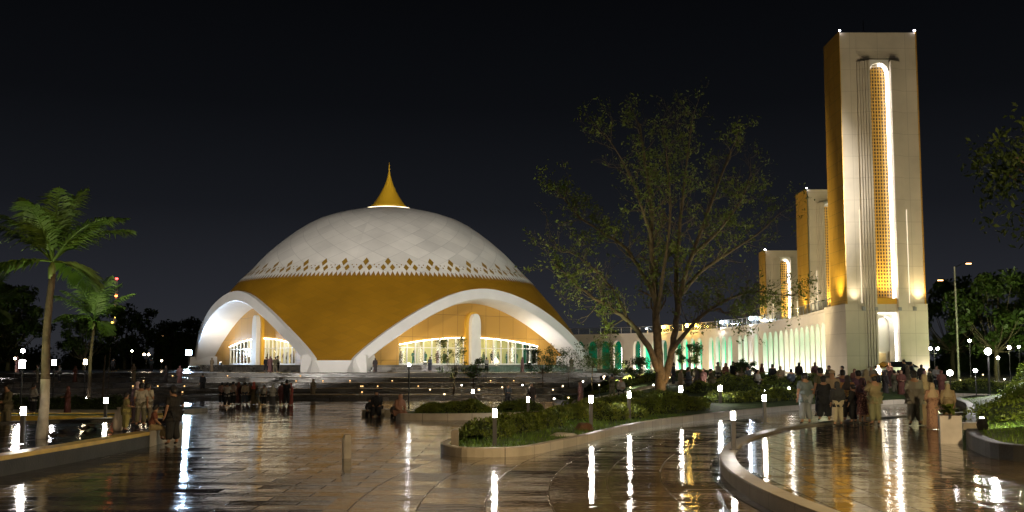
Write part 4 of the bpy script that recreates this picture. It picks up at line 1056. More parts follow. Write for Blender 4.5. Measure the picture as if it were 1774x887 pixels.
def palm(loc_, h, fl, label, nf=11, seed=1, r=.15, white=0.0, lean=(0, 0), group='royal palms in the left garden', fat=1.0):
    fl *= 1.12; nf += 2; r *= .72
    rng = random.Random(seed); t = empty('palm_tree', loc_, 0, label=label, cat='palm tree', group=group)
    mb = MB(); top = Vector((lean[0], lean[1], h)); n = 14; pts = []; rr = []
    for i in range(n + 1):
        u = i / n; pts.append((lean[0] * u ** 1.6 + .03 * math.sin(u * 7), lean[1] * u ** 1.6, h * .93 * u)); rr.append(r * (1.25 - .5 * u + .25 * max(0, .12 - u) * 8) * (1 + .04 * (i % 2)))
    kk = max(1, int(n * white)) if white else 0
    if white: mw = MB(); mw.tube(pts[:kk + 1], [x + .004 for x in rr[:kk + 1]], 12); mw.build('whitewashed_base', mat('whitewash', (.38, .35, .28), .8, noise=.4, nscale=3), t, smooth=True)
    mb.tube(pts, rr, 10); mb.build('trunk', M_bark, t, smooth=True)
    ms = MB(); ms.tube([(lean[0] * .9, lean[1], h * .9), (lean[0] * .96, lean[1], h * .96), tuple(top)], [r * .8, r * .95, r * .35], 10); ms.build('crownshaft', mat('palm_shaft', (.12, .16, .04), .5), t, smooth=True)
    for k in range(nf):
        mb = MB(); a = 2 * math.pi * k / nf + rng.uniform(-.25, .25); el = R((80, 62, 48, 30, 68)[k % 5] + rng.uniform(-8, 8)) if k % 5 != 3 else R(rng.uniform(0, 22))
        L = fl * rng.uniform(.85, 1.12); m = 22; p = Vector(top); pp = [p.copy()]; e = el
        for i in range(m):
            e -= R(rng.uniform(1.1, 1.9)) * (1 + 1.3 * i / m) ; p = p + Vector((math.cos(a) * math.cos(e), math.sin(a) * math.cos(e), math.sin(e))) * (L / m); pp.append(p.copy())
        mb.tube(pp, [.035 * fat * (1 - .8 * i / m) for i in range(m + 1)], 4)
        side = Vector((-math.sin(a), math.cos(a), 0))
        for i in range(3, m + 1):
            for s in (-1, 1):
                for sub in (0, .33, .66):
                    if i + sub > m: continue
                    b_ = pp[i].lerp(pp[min(i + 1, m)], sub)
                    tdir = (pp[i] - pp[i - 1]).normalized(); u = (i + sub) / m
                    ll = fl * .30 * math.sin(math.pi * min(1, u * .9 + .12)) ** .7 * rng.uniform(.8, 1.1)
                    dr = (side * s * 1.0 + tdir * .75 + Vector((0, 0, rng.uniform(-.4, .15)))).normalized()
                    tip = b_ + dr * ll + Vector((0, 0, -.25 * ll)); mid = b_ + dr * ll * .55
                    wv = tdir.cross(dr).cross(dr).normalized() * .02 * fat * (fl / 2.6)
                    mb.add([b_ - wv * .6, b_ + wv * .6, mid + wv, tip, mid - wv], [(0, 1, 2, 3, 4)])
        mb.build('frond', M_palm, t)
    return t
p = PZ(72, 757, .4); palm((p.x, p.y, .36), 4.75, 2.35, 'tall royal palm with whitewashed trunk foot on the left terrace', nf=10, seed=8, white=.42, lean=(.10, 0))
p = PG(152, 707); palm((p.x, p.y, p.z + .1), 5.7, 3.3, 'slimmer palm standing behind and right of the whitewashed one', nf=9, seed=9, r=.15, lean=(.2, 0))
spot('palm_uplight', (p.x + .9, p.y - 3.0, p.z + .2), (p.x + .4, p.y, p.z + 6.6), 1700, 75, (.95, 1, .5), .05, 1.0)
p = PG(8, 700); palm((p.x - 1.5, p.y, p.z + .1), 7.0, 3.0, 'dark palm cut by the left edge of the picture', nf=11, seed=13, r=.14, fat=1.2)
# staked young trees without crowns
for i, (px, py, hpx) in enumerate(((177, 700, 84), (186, 694, 90))):
    p = PG(px, py); hh = hpx / 1900 * p.y
    s = empty('wooden_stake', (p.x, p.y, p.z), label=('thicker' if i == 0 else 'thinner') + ' bare stake beside the slim palm', cat='stake')
    mb = MB(); mb.tube([(0, 0, -.1), (.03, 0, hh * .5), (.1, 0, hh)], [.09, .075, .05] if i == 0 else [.05, .04, .03], 7); mb.build('pole', M_bark, s)
    mb = MB(); mb.lathe((.06, 0, hh * .6), [(.085, 0), (.085, .05)], 8); mb.build('tie', M_dark, s)

# small garden trees
small = [((783, 692), 4.6, 2.6, 1.6, 'young twin-stemmed tree lit from below in the left island bed', 2, M_leaf, 2), ((820, 690), 2.9, 2.0, 1.6, 'smaller round-headed young tree just right of the twin-stemmed one', 1, M_leaf, 1),
         ((940, 683), 3.6, 2.8, 1.6, 'dark young tree between the terraces and the garden lamps', 1, M_leafd, 1), ((985, 680), 3.2, 3.2, 1.5, 'low wide dark young tree left of the pale slim one', 1, M_leafd, 1),
         ((1027, 688), 4.3, 3.0, 2.2, 'pale slim tree with bright leaves and thin lit trunk', 1, M_leaf, 1), ((1197, 676), 3.0, 2.0, 1.6, 'little yellow-lit tree right of the big trunk', 1, M_leaf, 1),
         ((1108, 670), 2.2, 2.4, .8, 'grey-green bushy tree behind the big trunk', 1, M_leafd, 2), ((1065, 668), 2.2, 2.8, .8, 'broad pale bush-tree at the end of the terraces', 1, M_leaf, 2),
         ((1290, 672), 1.9, 1.6, .9, 'small dark tree in front of the arcade lawn', 1, M_leafd, 1)]
for i, ((px, py), h_, w_, th_, lb, st, mm, st2) in enumerate(small):
    p = PG(px, py)
    if inpoly(p.x, p.y, B1P): p.z = B1Z(p.x, p.y)
    if i in (0, 1, 4, 5): spot('tree_uplight', (p.x - .5, p.y - 1.3, p.z + .15), (p.x, p.y, p.z + h_ * .8), (260, 120, 0, 0, 330, 160)[i], 85, (1, .95, .5), .05, 1.0)
    crown_tree('young_tree', (p.x, p.y, p.z), h_ * p.y / 75 * .9, w_ * p.y / 75, th_ * p.y / 75 * .9, lb, seed=30 + i, nleaf=1500, leaf=.075, m=mm, trunk_r=.05, clumps=22, stems=st)
# dark woods: trees one can tell apart, far left, far right, behind the dome
woods = []
base_trees = [crown_tree('broadleaf_tree', (-95, 190, 1), 10, 9, 2.5, 'x', seed=50 + k, nleaf=3600, leaf=.30, m=M_leafd, trunk_r=.25, clumps=34) for k in range(3)]
spots_ = [(-90, 190, 1.6, 'rounded dark tree at the far left edge beyond the palms'), (-80, 175, 1.35, 'dark tree between the two palms on the skyline'), (-72, 205, 1.25, 'tall dark tree behind the slim palm'),
          (-62, 200, .9, 'dark tree left of the radio mast on the skyline'), (-66, 170, .85, 'dark tree just behind the radio mast foot'), (-62, 215, 1.05, 'bushy tree right of the radio mast'), (-57, 225, 1.0, 'dark tree near the blue-white flood lamp'),
          (-74, 150, 1.25, 'dark wide tree behind the left lanterns'), (-68, 145, .7, 'low dark tree behind the tall left lamp'), (-50, 235, .9, 'last dark tree before the dome on the left skyline'),
          (24, 260, .9, 'faint tree over the roof just right of the dome'), (36, 250, .9, 'faint tree over the arcade roof left of the big tree')]
for i, (x, y, s, lb) in enumerate(spots_):
    b_ = base_trees[i % 3]; z = gz(x, y) - .3
    if i < 3: b_.location = (x, y, z); b_.scale = (s,) * 3; b_['label'] = lb; b_['group'] = 'dark trees along the skyline'
    else: dup(b_, (x, y, z), i * 1.3, lb, 'dark trees along the skyline', s)
spr = [(47.5, 108, 1.0, 'tree right against the tower corner, lit green by garden lamps'), (52, 96, .75, 'lower tree in front of the double-arm street light'), (58, 118, 1.15, 'tall dark tree behind the street light'),
       (60, 92, .85, 'leafy tree behind the globe lamp on the right'), (70, 112, 1.2, 'wide dark tree at the right edge, far row'), (66, 84, .9, 'bushy tree above the hedge at the right edge'), (52, 130, 1.1, 'far tree peeping beside the tower'), (48.5, 84, .5, 'small round tree near the globe lamps')]
for i, (x, y, s, lb) in enumerate(spr): dup(base_trees[i % 3], (x, y, gz(x, y) - .2), i * 2.1, lb, 'trees beyond the right garden', s)
# overhanging branch tree on the right, its trunk outside the picture
nr = crown_tree('broadleaf_tree', (17.4, 28.0, .6), 9.0, 9.4, 4.6, 'near leafy tree whose dark branches reach in at the upper right', seed=77, nleaf=7500, leaf=.10, m=M_leafd, trunk_r=.28, clumps=60, group=None)

def hedge(path, w, h, label, n, m, zf, seed=1, leaf=.05, name='hedge'):
    g = np.random.default_rng(seed); P = np.array(path, float); S = np.concatenate([[0], np.cumsum(np.hypot(*np.diff(P, axis=0).T))]); L = S[-1]
    h *= .74 if h < 1.2 else 1; t = empty(name, (P[0][0], P[0][1], 0), label=label, cat='hedge')
    def pos(s): return np.stack([np.interp(s, S, P[:, 0]), np.interp(s, S, P[:, 1])], -1)
    bump = lambda s, a: 1 + .16 * np.sin(s * 2.1 + seed) + .1 * np.sin(s * 5.3 + 2 * a + seed) + .07 * np.sin(a * 4 + s * 3)
    mb = MB(); ns = max(6, int(L * 2.5)); na = 9; V = []
    def ringp(s, a, k):
        q = pos(np.array(s)); q1 = pos(np.array(min(s + .1, L))); q0 = pos(np.array(max(s - .1, 0))); tt = (q1 - q0) / (np.linalg.norm(q1 - q0) + 1e-9); nx, ny = -tt[1], tt[0]
        e = min(1, math.sqrt(max(0.02, min(s + .1, L - s + .1) / (w * .5)))); r = k * e * bump(s, a); o = math.cos(a) * w / 2 * r; z = abs(math.sin(a)) ** .6 * h * r
        x, y = q[0] + nx * o, q[1] + ny * o; return (x - P[0][0], y - P[0][1], zf(x, y) + z)
    for i in range(ns + 1):
        for j in range(na + 1): V.append(ringp(L * i / ns, math.pi * j / na, .9))
    mb.add(V, [(i * (na + 1) + j, i * (na + 1) + j + 1, (i + 1) * (na + 1) + j + 1, (i + 1) * (na + 1) + j) for i in range(ns) for j in range(na)])
    mb.build('core', M_soil if False else M_hedgecore, t)
    Q = np.array([ringp(s, a, k) for s, a, k in zip(g.uniform(0, L, n), g.uniform(0.02, math.pi - .02, n), g.uniform(.86, 1.08, n))])
    V, F = leafcloud(Q, leaf, g); npmesh('foliage', V, F, m, t)
    return t
M_hedgecore = mat('hedge_core', (0.02, 0.032, 0.008), .9)
H1 = [( -1.0, 31.2), (-.3, 33.6), (.6, 36.0), (1.2, 37.8)]
hedge(H1, 1.5, .62, 'rounded hedge at the pointed near end of the main garden', 9000, M_hedge, B1Z, 1, .045)
hedge([(1.3, 40.6), (2.6, 42.0), (3.9, 43.6), (5.0, 45.2)], 2.0, .75, 'clipped hedge between the second and third garden lamps', 9000, M_hedgel, B1Z, 2, .055)
hedge([(4.8, 46.5), (6.6, 48.8), (8.6, 52)], 1.9, .7, 'clipped hedge running right in front of the big tree', 7000, M_hedge, B1Z, 3, .06)
hedge([(3.2, 50.5), (5.5, 54), (8.5, 57)], 2.4, .75, 'dark hedge behind, at the foot of the big tree', 7000, M_hedge, B1Z, 4, .065)
hedge([(10, 56.5), (13.5, 60), (17, 63.5)], 1.8, .6, 'low clipped hedge right of the big tree along the curb', 5000, M_hedgel, B1Z, 5, .065)
hedge([(10.5, 66), (15, 68), (21, 70)], 1.6, .7, 'far straight hedge on the lawn in front of the arcade', 4500, M_hedge, B1Z, 6, .07)
hedge([(13.5, 72.5), (18, 73.5), (23.5, 72)], 1.6, .8, 'farthest clipped hedge row before the crowd', 3500, M_hedgel, B1Z, 7, .07)
hedge([(-4.6, 53), (-2.6, 53.0), (-1.0, 53.6)], 2.2, .65, 'bright clipped hedge in the left island bed', 7000, M_hedgel, B2Z, 8, .055)
hedge([(-.2, 56), (.6, 58.5), (.8, 60)], 1.8, .6, 'smaller hedge at the right end of the island bed', 3500, M_hedge, B2Z, 9, .055)
hedge([(27.5, 70.5), (32, 69), (37, 69.5)], 1.8, .7, 'hedge behind the standing visitors near the tower', 4000, M_hedgel, B4Z, 10, .07)
hedge([(15.6, 32.5), (18.5, 37.5), (22, 44), (25.5, 51), (28.5, 58)], 4.0, .75, 'long leafy ground hedge on the right bank', 22000, M_hedge, B5Z, 11, .06)
hedge([(17.5, 28.5), (22, 33), (27, 40), (32, 50)], 5.5, 1.25, 'tall dark hedge at the right edge behind the bank', 16000, M_leafd, B5Z, 12, .08)
hedge([(34, 74), (40, 76), (48, 78)], 3.0, 1.6, 'shrubbery with garden lights beyond the right bank', 7000, M_hedge, gz, 13, .09)
hedge([(-32, 64), (-27, 65), (-22, 64.5)], 2.0, .8, 'dark hedge in the bed behind the palms', 3500, M_leafd, B9Z, 14, .07)
hedge([(6, 84), (11, 86), (17, 86)], 3, .55, 'shrubs in the rock garden before the arcade', 5000, M_hedge, B3Z, 15, .09)
hedge([(6, 96), (10, 98), (14, 97)], 3, .6, 'grey-green shrubs nearest the arcade wall', 4000, M_leafd, B3Z, 16, .09)
# loose ferny plant with lights, dead fronds on the ground
def rosette(x, y, z, r, label, n=16, seed=1, m=None, name='fern_plant'):
    rng = random.Random(seed); t = empty(name, (x, y, z), label=label, cat='plant'); mb = MB()
    for k in range(n):
        a = rng.uniform(0, 6.28); e = R(rng.uniform(35, 80)); p = Vector((0, 0, 0)); pts = [p.copy()]
        for i in range(6): p = p + Vector((math.cos(a) * math.cos(e), math.sin(a) * math.cos(e), math.sin(e))) * r / 6; e -= R(16); pts.append(p.copy())
        sd = Vector((-math.sin(a), math.cos(a), 0))
        for i in range(6):
            w0 = .12 * r * math.sin(math.pi * (i + .3) / 6.6); w1 = .12 * r * math.sin(math.pi * (i + 1.3) / 7.3)
            mb.add([pts[i] - sd * w0, pts[i] + sd * w0, pts[i + 1] + sd * w1, pts[i + 1] - sd * w1], [(0, 1, 2, 3)])
    mb.build('leaves', m or M_hedgel, t); return t
p = PG(988, 700); rosette(p.x, p.y, B1Z(p.x, p.y) if inpoly(p.x, p.y, B1P) else p.z, 1.1, 'spreading fern-like plant lit from below left of the pale slim tree', seed=3)
M_dry = mat('dry_frond', (.07, .045, .02), .9)
for i, (px, py, r_, lb) in enumerate(((92, 758, .5, 'dry leaf litter heap at the whitewashed palm foot'), (147, 745, .8, 'fallen dark fronds lying on the left terrace'), (105, 748, .4, 'small heap of dead leaves right of the palm foot'))):
    p = PZ(px, py, .38); o = rosette(p.x, p.y, .37, r_, lb, 14, 20 + i, M_dry, 'fallen_frond'); o.scale.z = .45
p = PG(958, 757); z = B1Z(p.x, p.y + .6); 
rk = empty('rock', (1.55, 33.2, B1Z(1.55, 33.2)), label='flat pale stone lying on the lawn beside the garden curb', cat='rock')
def rockmesh(sx, sy, sz, seed, m, name, par):
    bm = bmesh.new(); bmesh.ops.create_icosphere(bm, subdivisions=3, radius=1); rng = random.Random(seed)
    from mathutils import noise as N
    for v in bm.verts: k = 1 + .25 * N.noise(v.co * 1.6 + Vector((seed, 0, 0))); v.co = Vector((v.co.x * sx * k, v.co.y * sy * k, max(-.3, v.co.z) * sz * k))
    me = bpy.data.meshes.new(name); bm.to_mesh(me); bm.free(); me.materials.append(m); o = bpy.data.objects.new(name, me); COL.objects.link(o); o.parent = par; return o
rockmesh(.42, .25, .12, 2, mat('pale_stone', (.4, .38, .33), .6, noise=.2, bump=.3), 'stone', rk)
rk = empty('rock', (2.35, 36.0, B1Z(2.35, 36)), label='reddish rock at the hedge corner between two garden lamps', cat='rock'); rockmesh(.32, .3, .26, 5, mat('red_stone', (.12, .06, .03), .8, bump=.4), 'stone', rk)
# grass blades on the near lawns
def blades():
    g = np.random.default_rng(8); P = []
    for poly, zf, n, (x0, x1, y0, y1) in ((offs(B1P, .3), B1Z, 15000, (-2, 8, 28, 47)), (offs(B5P, .4), B5Z, 26000, (11, 26, 22, 58)), (offs(B2P, .4), B2Z, 2500, (-5.5, 2, 50, 60))):
        q = np.stack([g.uniform(x0, x1, n), g.uniform(y0, y1, n)], 1)
        A = np.array(poly); inside = np.zeros(n, bool); j = len(A) - 1
        for i in range(len(A)):
            c = (A[i, 1] > q[:, 1]) != (A[j, 1] > q[:, 1]); xx = (A[j, 0] - A[i, 0]) * (q[:, 1] - A[i, 1]) / (A[j, 1] - A[i, 1] + 1e-12) + A[i, 0]; inside ^= c & (q[:, 0] < xx); j = i
        q = q[inside]; P.append(np.array([(x, y, zf(x, y) - .01) for x, y in q]))
    P = np.concatenate(P); n = len(P); a = g.uniform(0, 6.28, n); w = .018; h = g.uniform(.05, .15, n)
    dx = np.stack([np.cos(a) * w, np.sin(a) * w, np.zeros(n)], 1); up = np.stack([g.normal(0, .04, n), g.normal(0, .04, n), h], 1)
    V = np.stack([P - dx, P + dx, P + up], 1).reshape(-1, 3); F = np.arange(3 * n).reshape(n, 3)
    o = npmesh('grass', V, F, leafmat('grass_blade', (.10, .18, .022), scale=1.0)); tag(o, 'short wet grass on the garden beds', 'grass', kind='stuff')
blades()

def treeline():
    g = np.random.default_rng(40); P = []
    for x0, x1, y, h in ((-170, -38, 265, 9.5), (-10, 60, 300, 8), (48, 190, 190, 9.0)):
        n = int((x1 - x0) * 130); x = g.uniform(x0, x1, n)
        hh = h * (.62 + .22 * np.sin(x * .31 + y) + .16 * np.sin(x * .83 + 1) + .08 * np.sin(x * 2.1))
        P.append(np.stack([x, y + g.normal(0, 3, n), hh * g.random(n) ** .7], 1))
        mb = MB(); xs_ = np.linspace(x0, x1, 90); H_ = h * (.62 + .22 * np.sin(xs_ * .31 + y) + .16 * np.sin(xs_ * .83 + 1)) * .82
        V = []
        for a, b in zip(xs_, H_): V += [(a, y, -1), (a, y - 2.5, b * .5), (a, y, b), (a, y + 4, b * .7), (a, y + 5, -1)]
        CORE.append((V, [(i * 5 + j, (i + 1) * 5 + j, (i + 1) * 5 + j + 1, i * 5 + j + 1) for i in range(89) for j in range(4)]))
    P = np.concatenate(P); V, F = leafcloud(P, .42, g)
    vs = V; off = len(V); core = MB()
    for a, b in CORE: core.add(a, b)
    o = npmesh('woods', np.concatenate([V, np.array(core.v)]), np.concatenate([F, np.array(core.f) + off]), M_leafd)
    tag(o, 'dark belt of woods along the horizon', 'woods', kind='stuff')
CORE = []
treeline()

# ================================================================== LAMPS AND FURNITURE
M_lens = emis('bollard_lens', (1, .94, .84), 110.0)
M_post = mat('bollard_post', (0.10, 0.10, 0.11), 0.4, metal=.3)
def bollard(x, y, z, h, label, r=.085, first=[None], pale=False):
    if first[0] is None:
        t = empty('bollard_lamp', (0, 0, 0), cat='garden lamp')
        mb = MB(); mb.box((0, 0, .375), (.105, .105, .75)); mb.box((0, 0, .012), (.2, .2, .03)); mb.build('post', M_post, t)
        mb = MB(); mb.box((0, 0, .855), (.1, .1, .2)); mb.build('lens', M_lens, t)
        mb = MB()
        for sx in (-1, 1):
            for sy in (-1, 1): mb.box((sx * .056, sy * .056, .855), (.010, .010, .21))
        mb.build('cage', M_dark, t)
        mb = MB(); mb.box((0, 0, .975), (.135, .135, .035)); mb.box((0, 0, 1.0), (.11, .11, .03), taper=.3); mb.build('cap', M_post, t)
        first[0] = t
        t.location = (x, y, z); t.scale = (h,) * 3; t['label'] = label; t['group'] = 'square bollard lamps with white lenses'; return t
    return dup(first[0], (x, y, z), 0, label, 'square bollard lamps with white lenses', h)
bl = [(857, 772, 66, 'bollard lamp at the pointed near end of the main garden', B1Z), (1024, 740, 57, 'bollard lamp in front of the pale slim tree', B1Z), (915, 728, 42, 'bollard lamp on the back edge of the main garden behind the near hedge', B1Z),
      (1090, 727, 51, 'bollard lamp halfway along the garden, left of the big trunk', B1Z), (1180, 716, 49, 'bollard lamp just right of the big trunk', B1Z), (1248, 711, 45, 'bollard lamp on the curb side lawn before the arcade', B1Z)]
for px, py, hp, lb, zf in bl:
    p = PG(px, py)
    for _ in range(8): p = PZ(px, py, zf(p.x, p.y) if inpoly(p.x, p.y, B1P) else gz(p.x, p.y))
    bollard(p.x, p.y, p.z - .02, hp / 1900 * p.y, lb)
p = PZ(1267.5, 779, .27); bollard(p.x + .05, p.y, .265, 68 / 1900 * p.y, 'bollard lamp standing on the curb of the round platform')
p = PZ(1325, 733, .27); bollard(p.x, p.y, .265, 50 / 1900 * p.y, 'dark-posted bollard lamp on the far platform curb')
p = PZ(38, 768, .38); bollard(p.x, p.y, .38, 64 / 1900 * p.y, 'bollard lamp on the left terrace beside the whitewashed palm')
for px, py, hp, lb in ((819, 712, 31, 'small dark-footed bollard lamp in front of the island bed'), (148, 708, 20, 'bollard lamp at the foot of the slim palm'), (182, 733, 45, 'bollard lamp at the round planter on the left'),
                       (80, 706, 24, 'bollard lamp seen just right of the whitewashed trunk'), (1325, 700, 24, 'bollard lamp beyond the far platform curb'), (1367, 690, 20, 'small bollard lamp among the hedges before the crowd'),
                       (695, 716, 30, 'bollard lamp beside the seated woman in pink'), (1157, 676, 24, 'bollard lamp behind the big trunk')):
    p = PG(px, py); bollard(p.x, p.y, p.z + (.25 if px in (819,) else 0), hp / 1900 * p.y, lb)
# globe lamp posts
M_globe = emis('globe_lamp', (1, .95, .97), 60.0); M_globe2 = emis('globe_lamp_warm', (1, .8, .5), 40.0)
def globe_post(px, Y, ztop, label, r=.14, m=None, pole=.04, arms=1, zb=None, power=0, col=(1, .95, .9)):
    x = PY(px, 600, Y).x; z = gz(x, Y) if zb is None else zb
    t = empty('lamp_post', (x, Y, z), 0, label=label, cat='lamp post'); H = ztop - z
    mb = MB(); mb.lathe((0, 0, 0), [(pole * 3, 0), (pole * 2.6, .1), (pole * 1.3, .14), (pole, .5), (pole, H - r)], 8); mb.build('pole', M_dark, t)
    for k in range(arms):
        ox = 0 if arms == 1 else (-.28 if k == 0 else .28)
        if arms > 1: mb = MB(); mb.tube([(0, 0, H - .4), (ox * .7, 0, H - .35), (ox, 0, H - r)], .02, 5); mb.build('arm', M_dark, t)
        mb = MB(); mb.lathe((ox, 0, H), [(r * math.sin(a), -r * math.cos(a)) for a in np.linspace(.25, math.pi - .05, 8)], 12); mb.build('globe', m or M_globe, t, smooth=True)
    if power: point('lamp_light', (x, Y - .3, ztop + .3), power, col, .1)
    return t
globe_post(1711, 58, PY(1711, 609, 58).z, 'dark lamp post with one bright globe on the right bank', r=.17, zb=B5Z(PY(1711, 600, 58).x, 58) - .05, pole=.06, power=1100)
for px, py, Y, lb, a in ((1644, 646, 44, 'slim lamp post with small globe behind the tan-dressed visitor', 1), (1748, 602, 75, 'pinkish globe lamp right of the big lamp post', 1), (1728, 620, 80, 'lower pink globe lamp behind the right bank', 1),
                      (1618, 604, 84, 'twin globe lamp beside the tower corner', 2), (1680, 590, 90, 'globe lamp shining through the trees left of the big lamp post', 1), (1765, 601, 95, 'globe lamp at the right edge among the trees', 1), (1688, 642, 64, 'low globe lamp among the shrubs', 1)):
    globe_post(px, Y, PY(px, py, Y).z, lb, r=.11, arms=a, power=320 if px in (1618, 1680, 1748, 1765, 1728) else 0, col=(.9, .95, .5))
for px, py, Y, lb in ((709, 632, 57, 'tall lamp post at the island bed before the golden wall'), ):
    globe_post(px, Y, PY(px, py, Y).z, lb, r=.08, pole=.045)
# box lanterns of the left garden
def lantern(px, Y, zc, s, label, col=0, power=0):
    x = PY(px, 600, Y).x; z = gz(x, Y); H = zc - z; t = empty('lantern_post', (x, Y, z), 0, label=label, cat='lamp post')
    mb = MB(); mb.box((0, 0, (H - s) / 2), (s * .22, s * .22, H - s)); mb.build('pole', M_dark, t)
    mb = MB(); mb.box((0, 0, H), (s * .7, s * .7, s * 1.3)); mb.build('lantern', (M_globe, M_globe2)[col], t)
    mb = MB(); mb.box((0, 0, H + s * .72), (s * .95, s * .95, s * .1)); mb.box((0, 0, H - s * .7), (s * .85, s * .85, s * .08)); mb.build('lantern_cap', M_dark, t)
    if power: point('lamp_light', (x, Y - .5, zc + .2), power, (1, .9, .8), .1)
lantern(40, 52, PY(40, 631, 52).z, .28, 'tall post with box lantern left of the palms', 0, 60)
lantern(95, 88, PY(95, 628, 88).z, .32, 'box lantern between the left palm trunks', 0, 0); lantern(149, 90, PY(149, 627, 90).z, .30, 'box lantern with yellow side right of the slim palm', 1, 0)
for px, py, Y, r_, lb, m_ in ((40, 608, 95, .16, 'bluish globe lamp above the tall box lantern', None), (254, 614, 140, .14, 'pale green twin lamp left of the blue-white flood lamp', M_globe2), (229, 608, 150, .12, 'small amber lamp on the far left path', M_globe2), (27, 621, 100, .1, 'dim lamp at the far left', M_globe2), (281, 625, 150, .12, 'faint lamp in the distance beside the flood lamp', M_globe2)):
    globe_post(px, Y, PY(px, py, Y).z, lb, r=r_, m=m_, arms=2 if px == 254 else 1)
# the blue-white flood lamp on its mast
x = PY(327, 611, 150).x; zt_ = PY(327, 611, 150).z
t = empty('flood_lamp_mast', (x, 150, 1.0), 0, label='mast with glaring blue-white flood lamp left of the dome', cat='floodlight')
mb = MB(); mb.lathe((0, 0, 0), [(.12, 0), (.06, .2), (.05, zt_ - 1.0)], 8); mb.build('pole', M_dark, t)
mb = MB(); mb.box((0, .12, zt_ - 1), (.9, .2, .8)); mb.build('housing', M_dark, t)
mb = MB(); mb.box((0, -.02, zt_ - 1), (.78, .04, .68)); mb.build('lens', emis('flood_blue', (.45, .68, 1), 60), t)
spot('blue_flood', (x, 149.5, zt_), (x + 16, 100, 0), 5000, 120, (.55, .75, 1), .4)
# double-arm street light behind the right garden
t = empty('street_or_fill_light', (PY(1659, 600, 105).x, 105, 1.2), 0, label='tall double-arm street light with orange lamps right of the tower', cat='street lamp')
zt_ = PY(1657, 462, 105).z - 1.2
mb = MB(); mb.lathe((0, 0, 0), [(.14, 0), (.11, .6), (.08, zt_)], 8); mb.build('pole', mat('galvanised', (.32, .3, .27), .5, metal=.3), t)
for s, py, px, sc_ in ((1, 455, 1678, 1), (-1, 484, 1629, 1)):
    q = PY(px, py, 105); hx = q.x - t.location.x; hz_ = q.z - 1.2
    mb = MB(); mb.tube([(0, 0, zt_ - (.1 if s > 0 else 1.9)), (hx * .6, 0, hz_ - .05), (hx, 0, hz_)], .04, 5); mb.build('arm', M_dark, t)
    mb = MB(); mb.box((hx, 0, hz_), (.55, .25, .12)); mb.build('lamp_head', M_dark, t)
    mb = MB(); mb.box((hx, 0, hz_ - .08), (.45, .2, .1)); mb.build('lamp_lens', emis('sodium', (1, .42, .16), 9), t)
# ground spots glowing in the gardens
gsp = [(1092, 672, 1), (1132, 668, 0), (1200, 662, 0), (1160, 655, 0), (1225, 668, 1), (1262, 662, 0), (1300, 668, 1), (1345, 664, 0), (1322, 672, 0), (1282, 658, 1), (1235, 655, 0), (1074, 661, 1), (1038, 668, 0), (1010, 662, 0), (975, 670, 1),
       (958, 676, 0), (905, 668, 0), (870, 672, 1), (830, 676, 0), (800, 668, 0), (745, 676, 1), (770, 684, 0), (1690, 655, 0), (1703, 650, 1), (1664, 662, 0), (1672, 671, 1), (1740, 658, 0), (985, 690, 1), (960, 692, 0)]
sm = None
cn = ('left of the dome axis', 'in the rock garden', 'before the arcade')
for i, (px, py, c) in enumerate(gsp):
    Y = random.Random(i).uniform(66, 84); q = PY(px, py, Y)
    x = q.x; z = gz(x, Y); 
    if q.z < z: q = PG(px, py); x, Y, z = q.x, q.y, q.z
    H = max(.16, q.z - z)
    t = empty('garden_light', (x, Y, z), 0, label='small garden spot light among the far shrubs', cat='garden light', group='garden spot lights among the far shrubs')
    mb = MB(); mb.tube([(0, 0, -.05), (0, 0, H)], .02, 5); mb.build('stalk', M_dark, t)
    mb = MB(); mb.lathe((0, 0, H), [(.03, 0), (.05, .03), (.04, .08)], 8); mb.build('lens', (emis('garden_lens_white', (1, .93, .8), 14), emis('garden_lens_amber', (1, .72, .38), 5))[c or i % 3 == 0], t)
    if i % 4 == 0: point('garden_lamp', (x, Y - .25, z + H + .3), 45, (1, .9, .7), .06)
# small tread lights in the terrace risers
tl = [(521, 652, 97), (514, 659, 95), (502, 668, 93), (502, 677, 90), (626, 667, 96), (629, 671, 95), (628, 678, 92), (607, 661, 98), (321, 666, 95), (318, 680, 90), (462, 682, 88), (560, 656, 98), (680, 660, 96), (655, 672, 94), (300, 650, 105), (250, 655, 100), (395, 648, 100), (232, 668, 92), (275, 672, 92), (350, 655, 97), (725, 664, 95), (850, 660, 96), (890, 655, 100)]
ES_ = [(90, -.6), (95, -.2), (100, .2), (105.5, .6), (112, 1.0)]
for i, (px, py, _) in enumerate(tl):
    best = min(ES_, key=lambda e: abs(PY(px, py, e[0]).z - (e[1] + .15)))
    for _ in range(3):
        x = PY(px, py, best[0]).x; u = (x + 17) / 45.0; yy = best[0] + 5 * u * u + (6 * ss(14, 24, x) if x > 14 else 0)
    x = (px - 887) / 1900 / 1.0048 * yy
    t = empty('step_light', (x, yy - .03, best[1] + .03), 0, label='warm light in the terrace steps', cat='step light', group='step lights of the terraces')
    mb = MB(); mb.box((0, -.0, .09), (.26, .05, .12)); mb.build('housing', M_dark, t)
    mb = MB(); mb.box((0, -.035, .09), (.11, .03, .06)); mb.build('lens', emis('step_led', (1, .55, .2), 3.5), t)
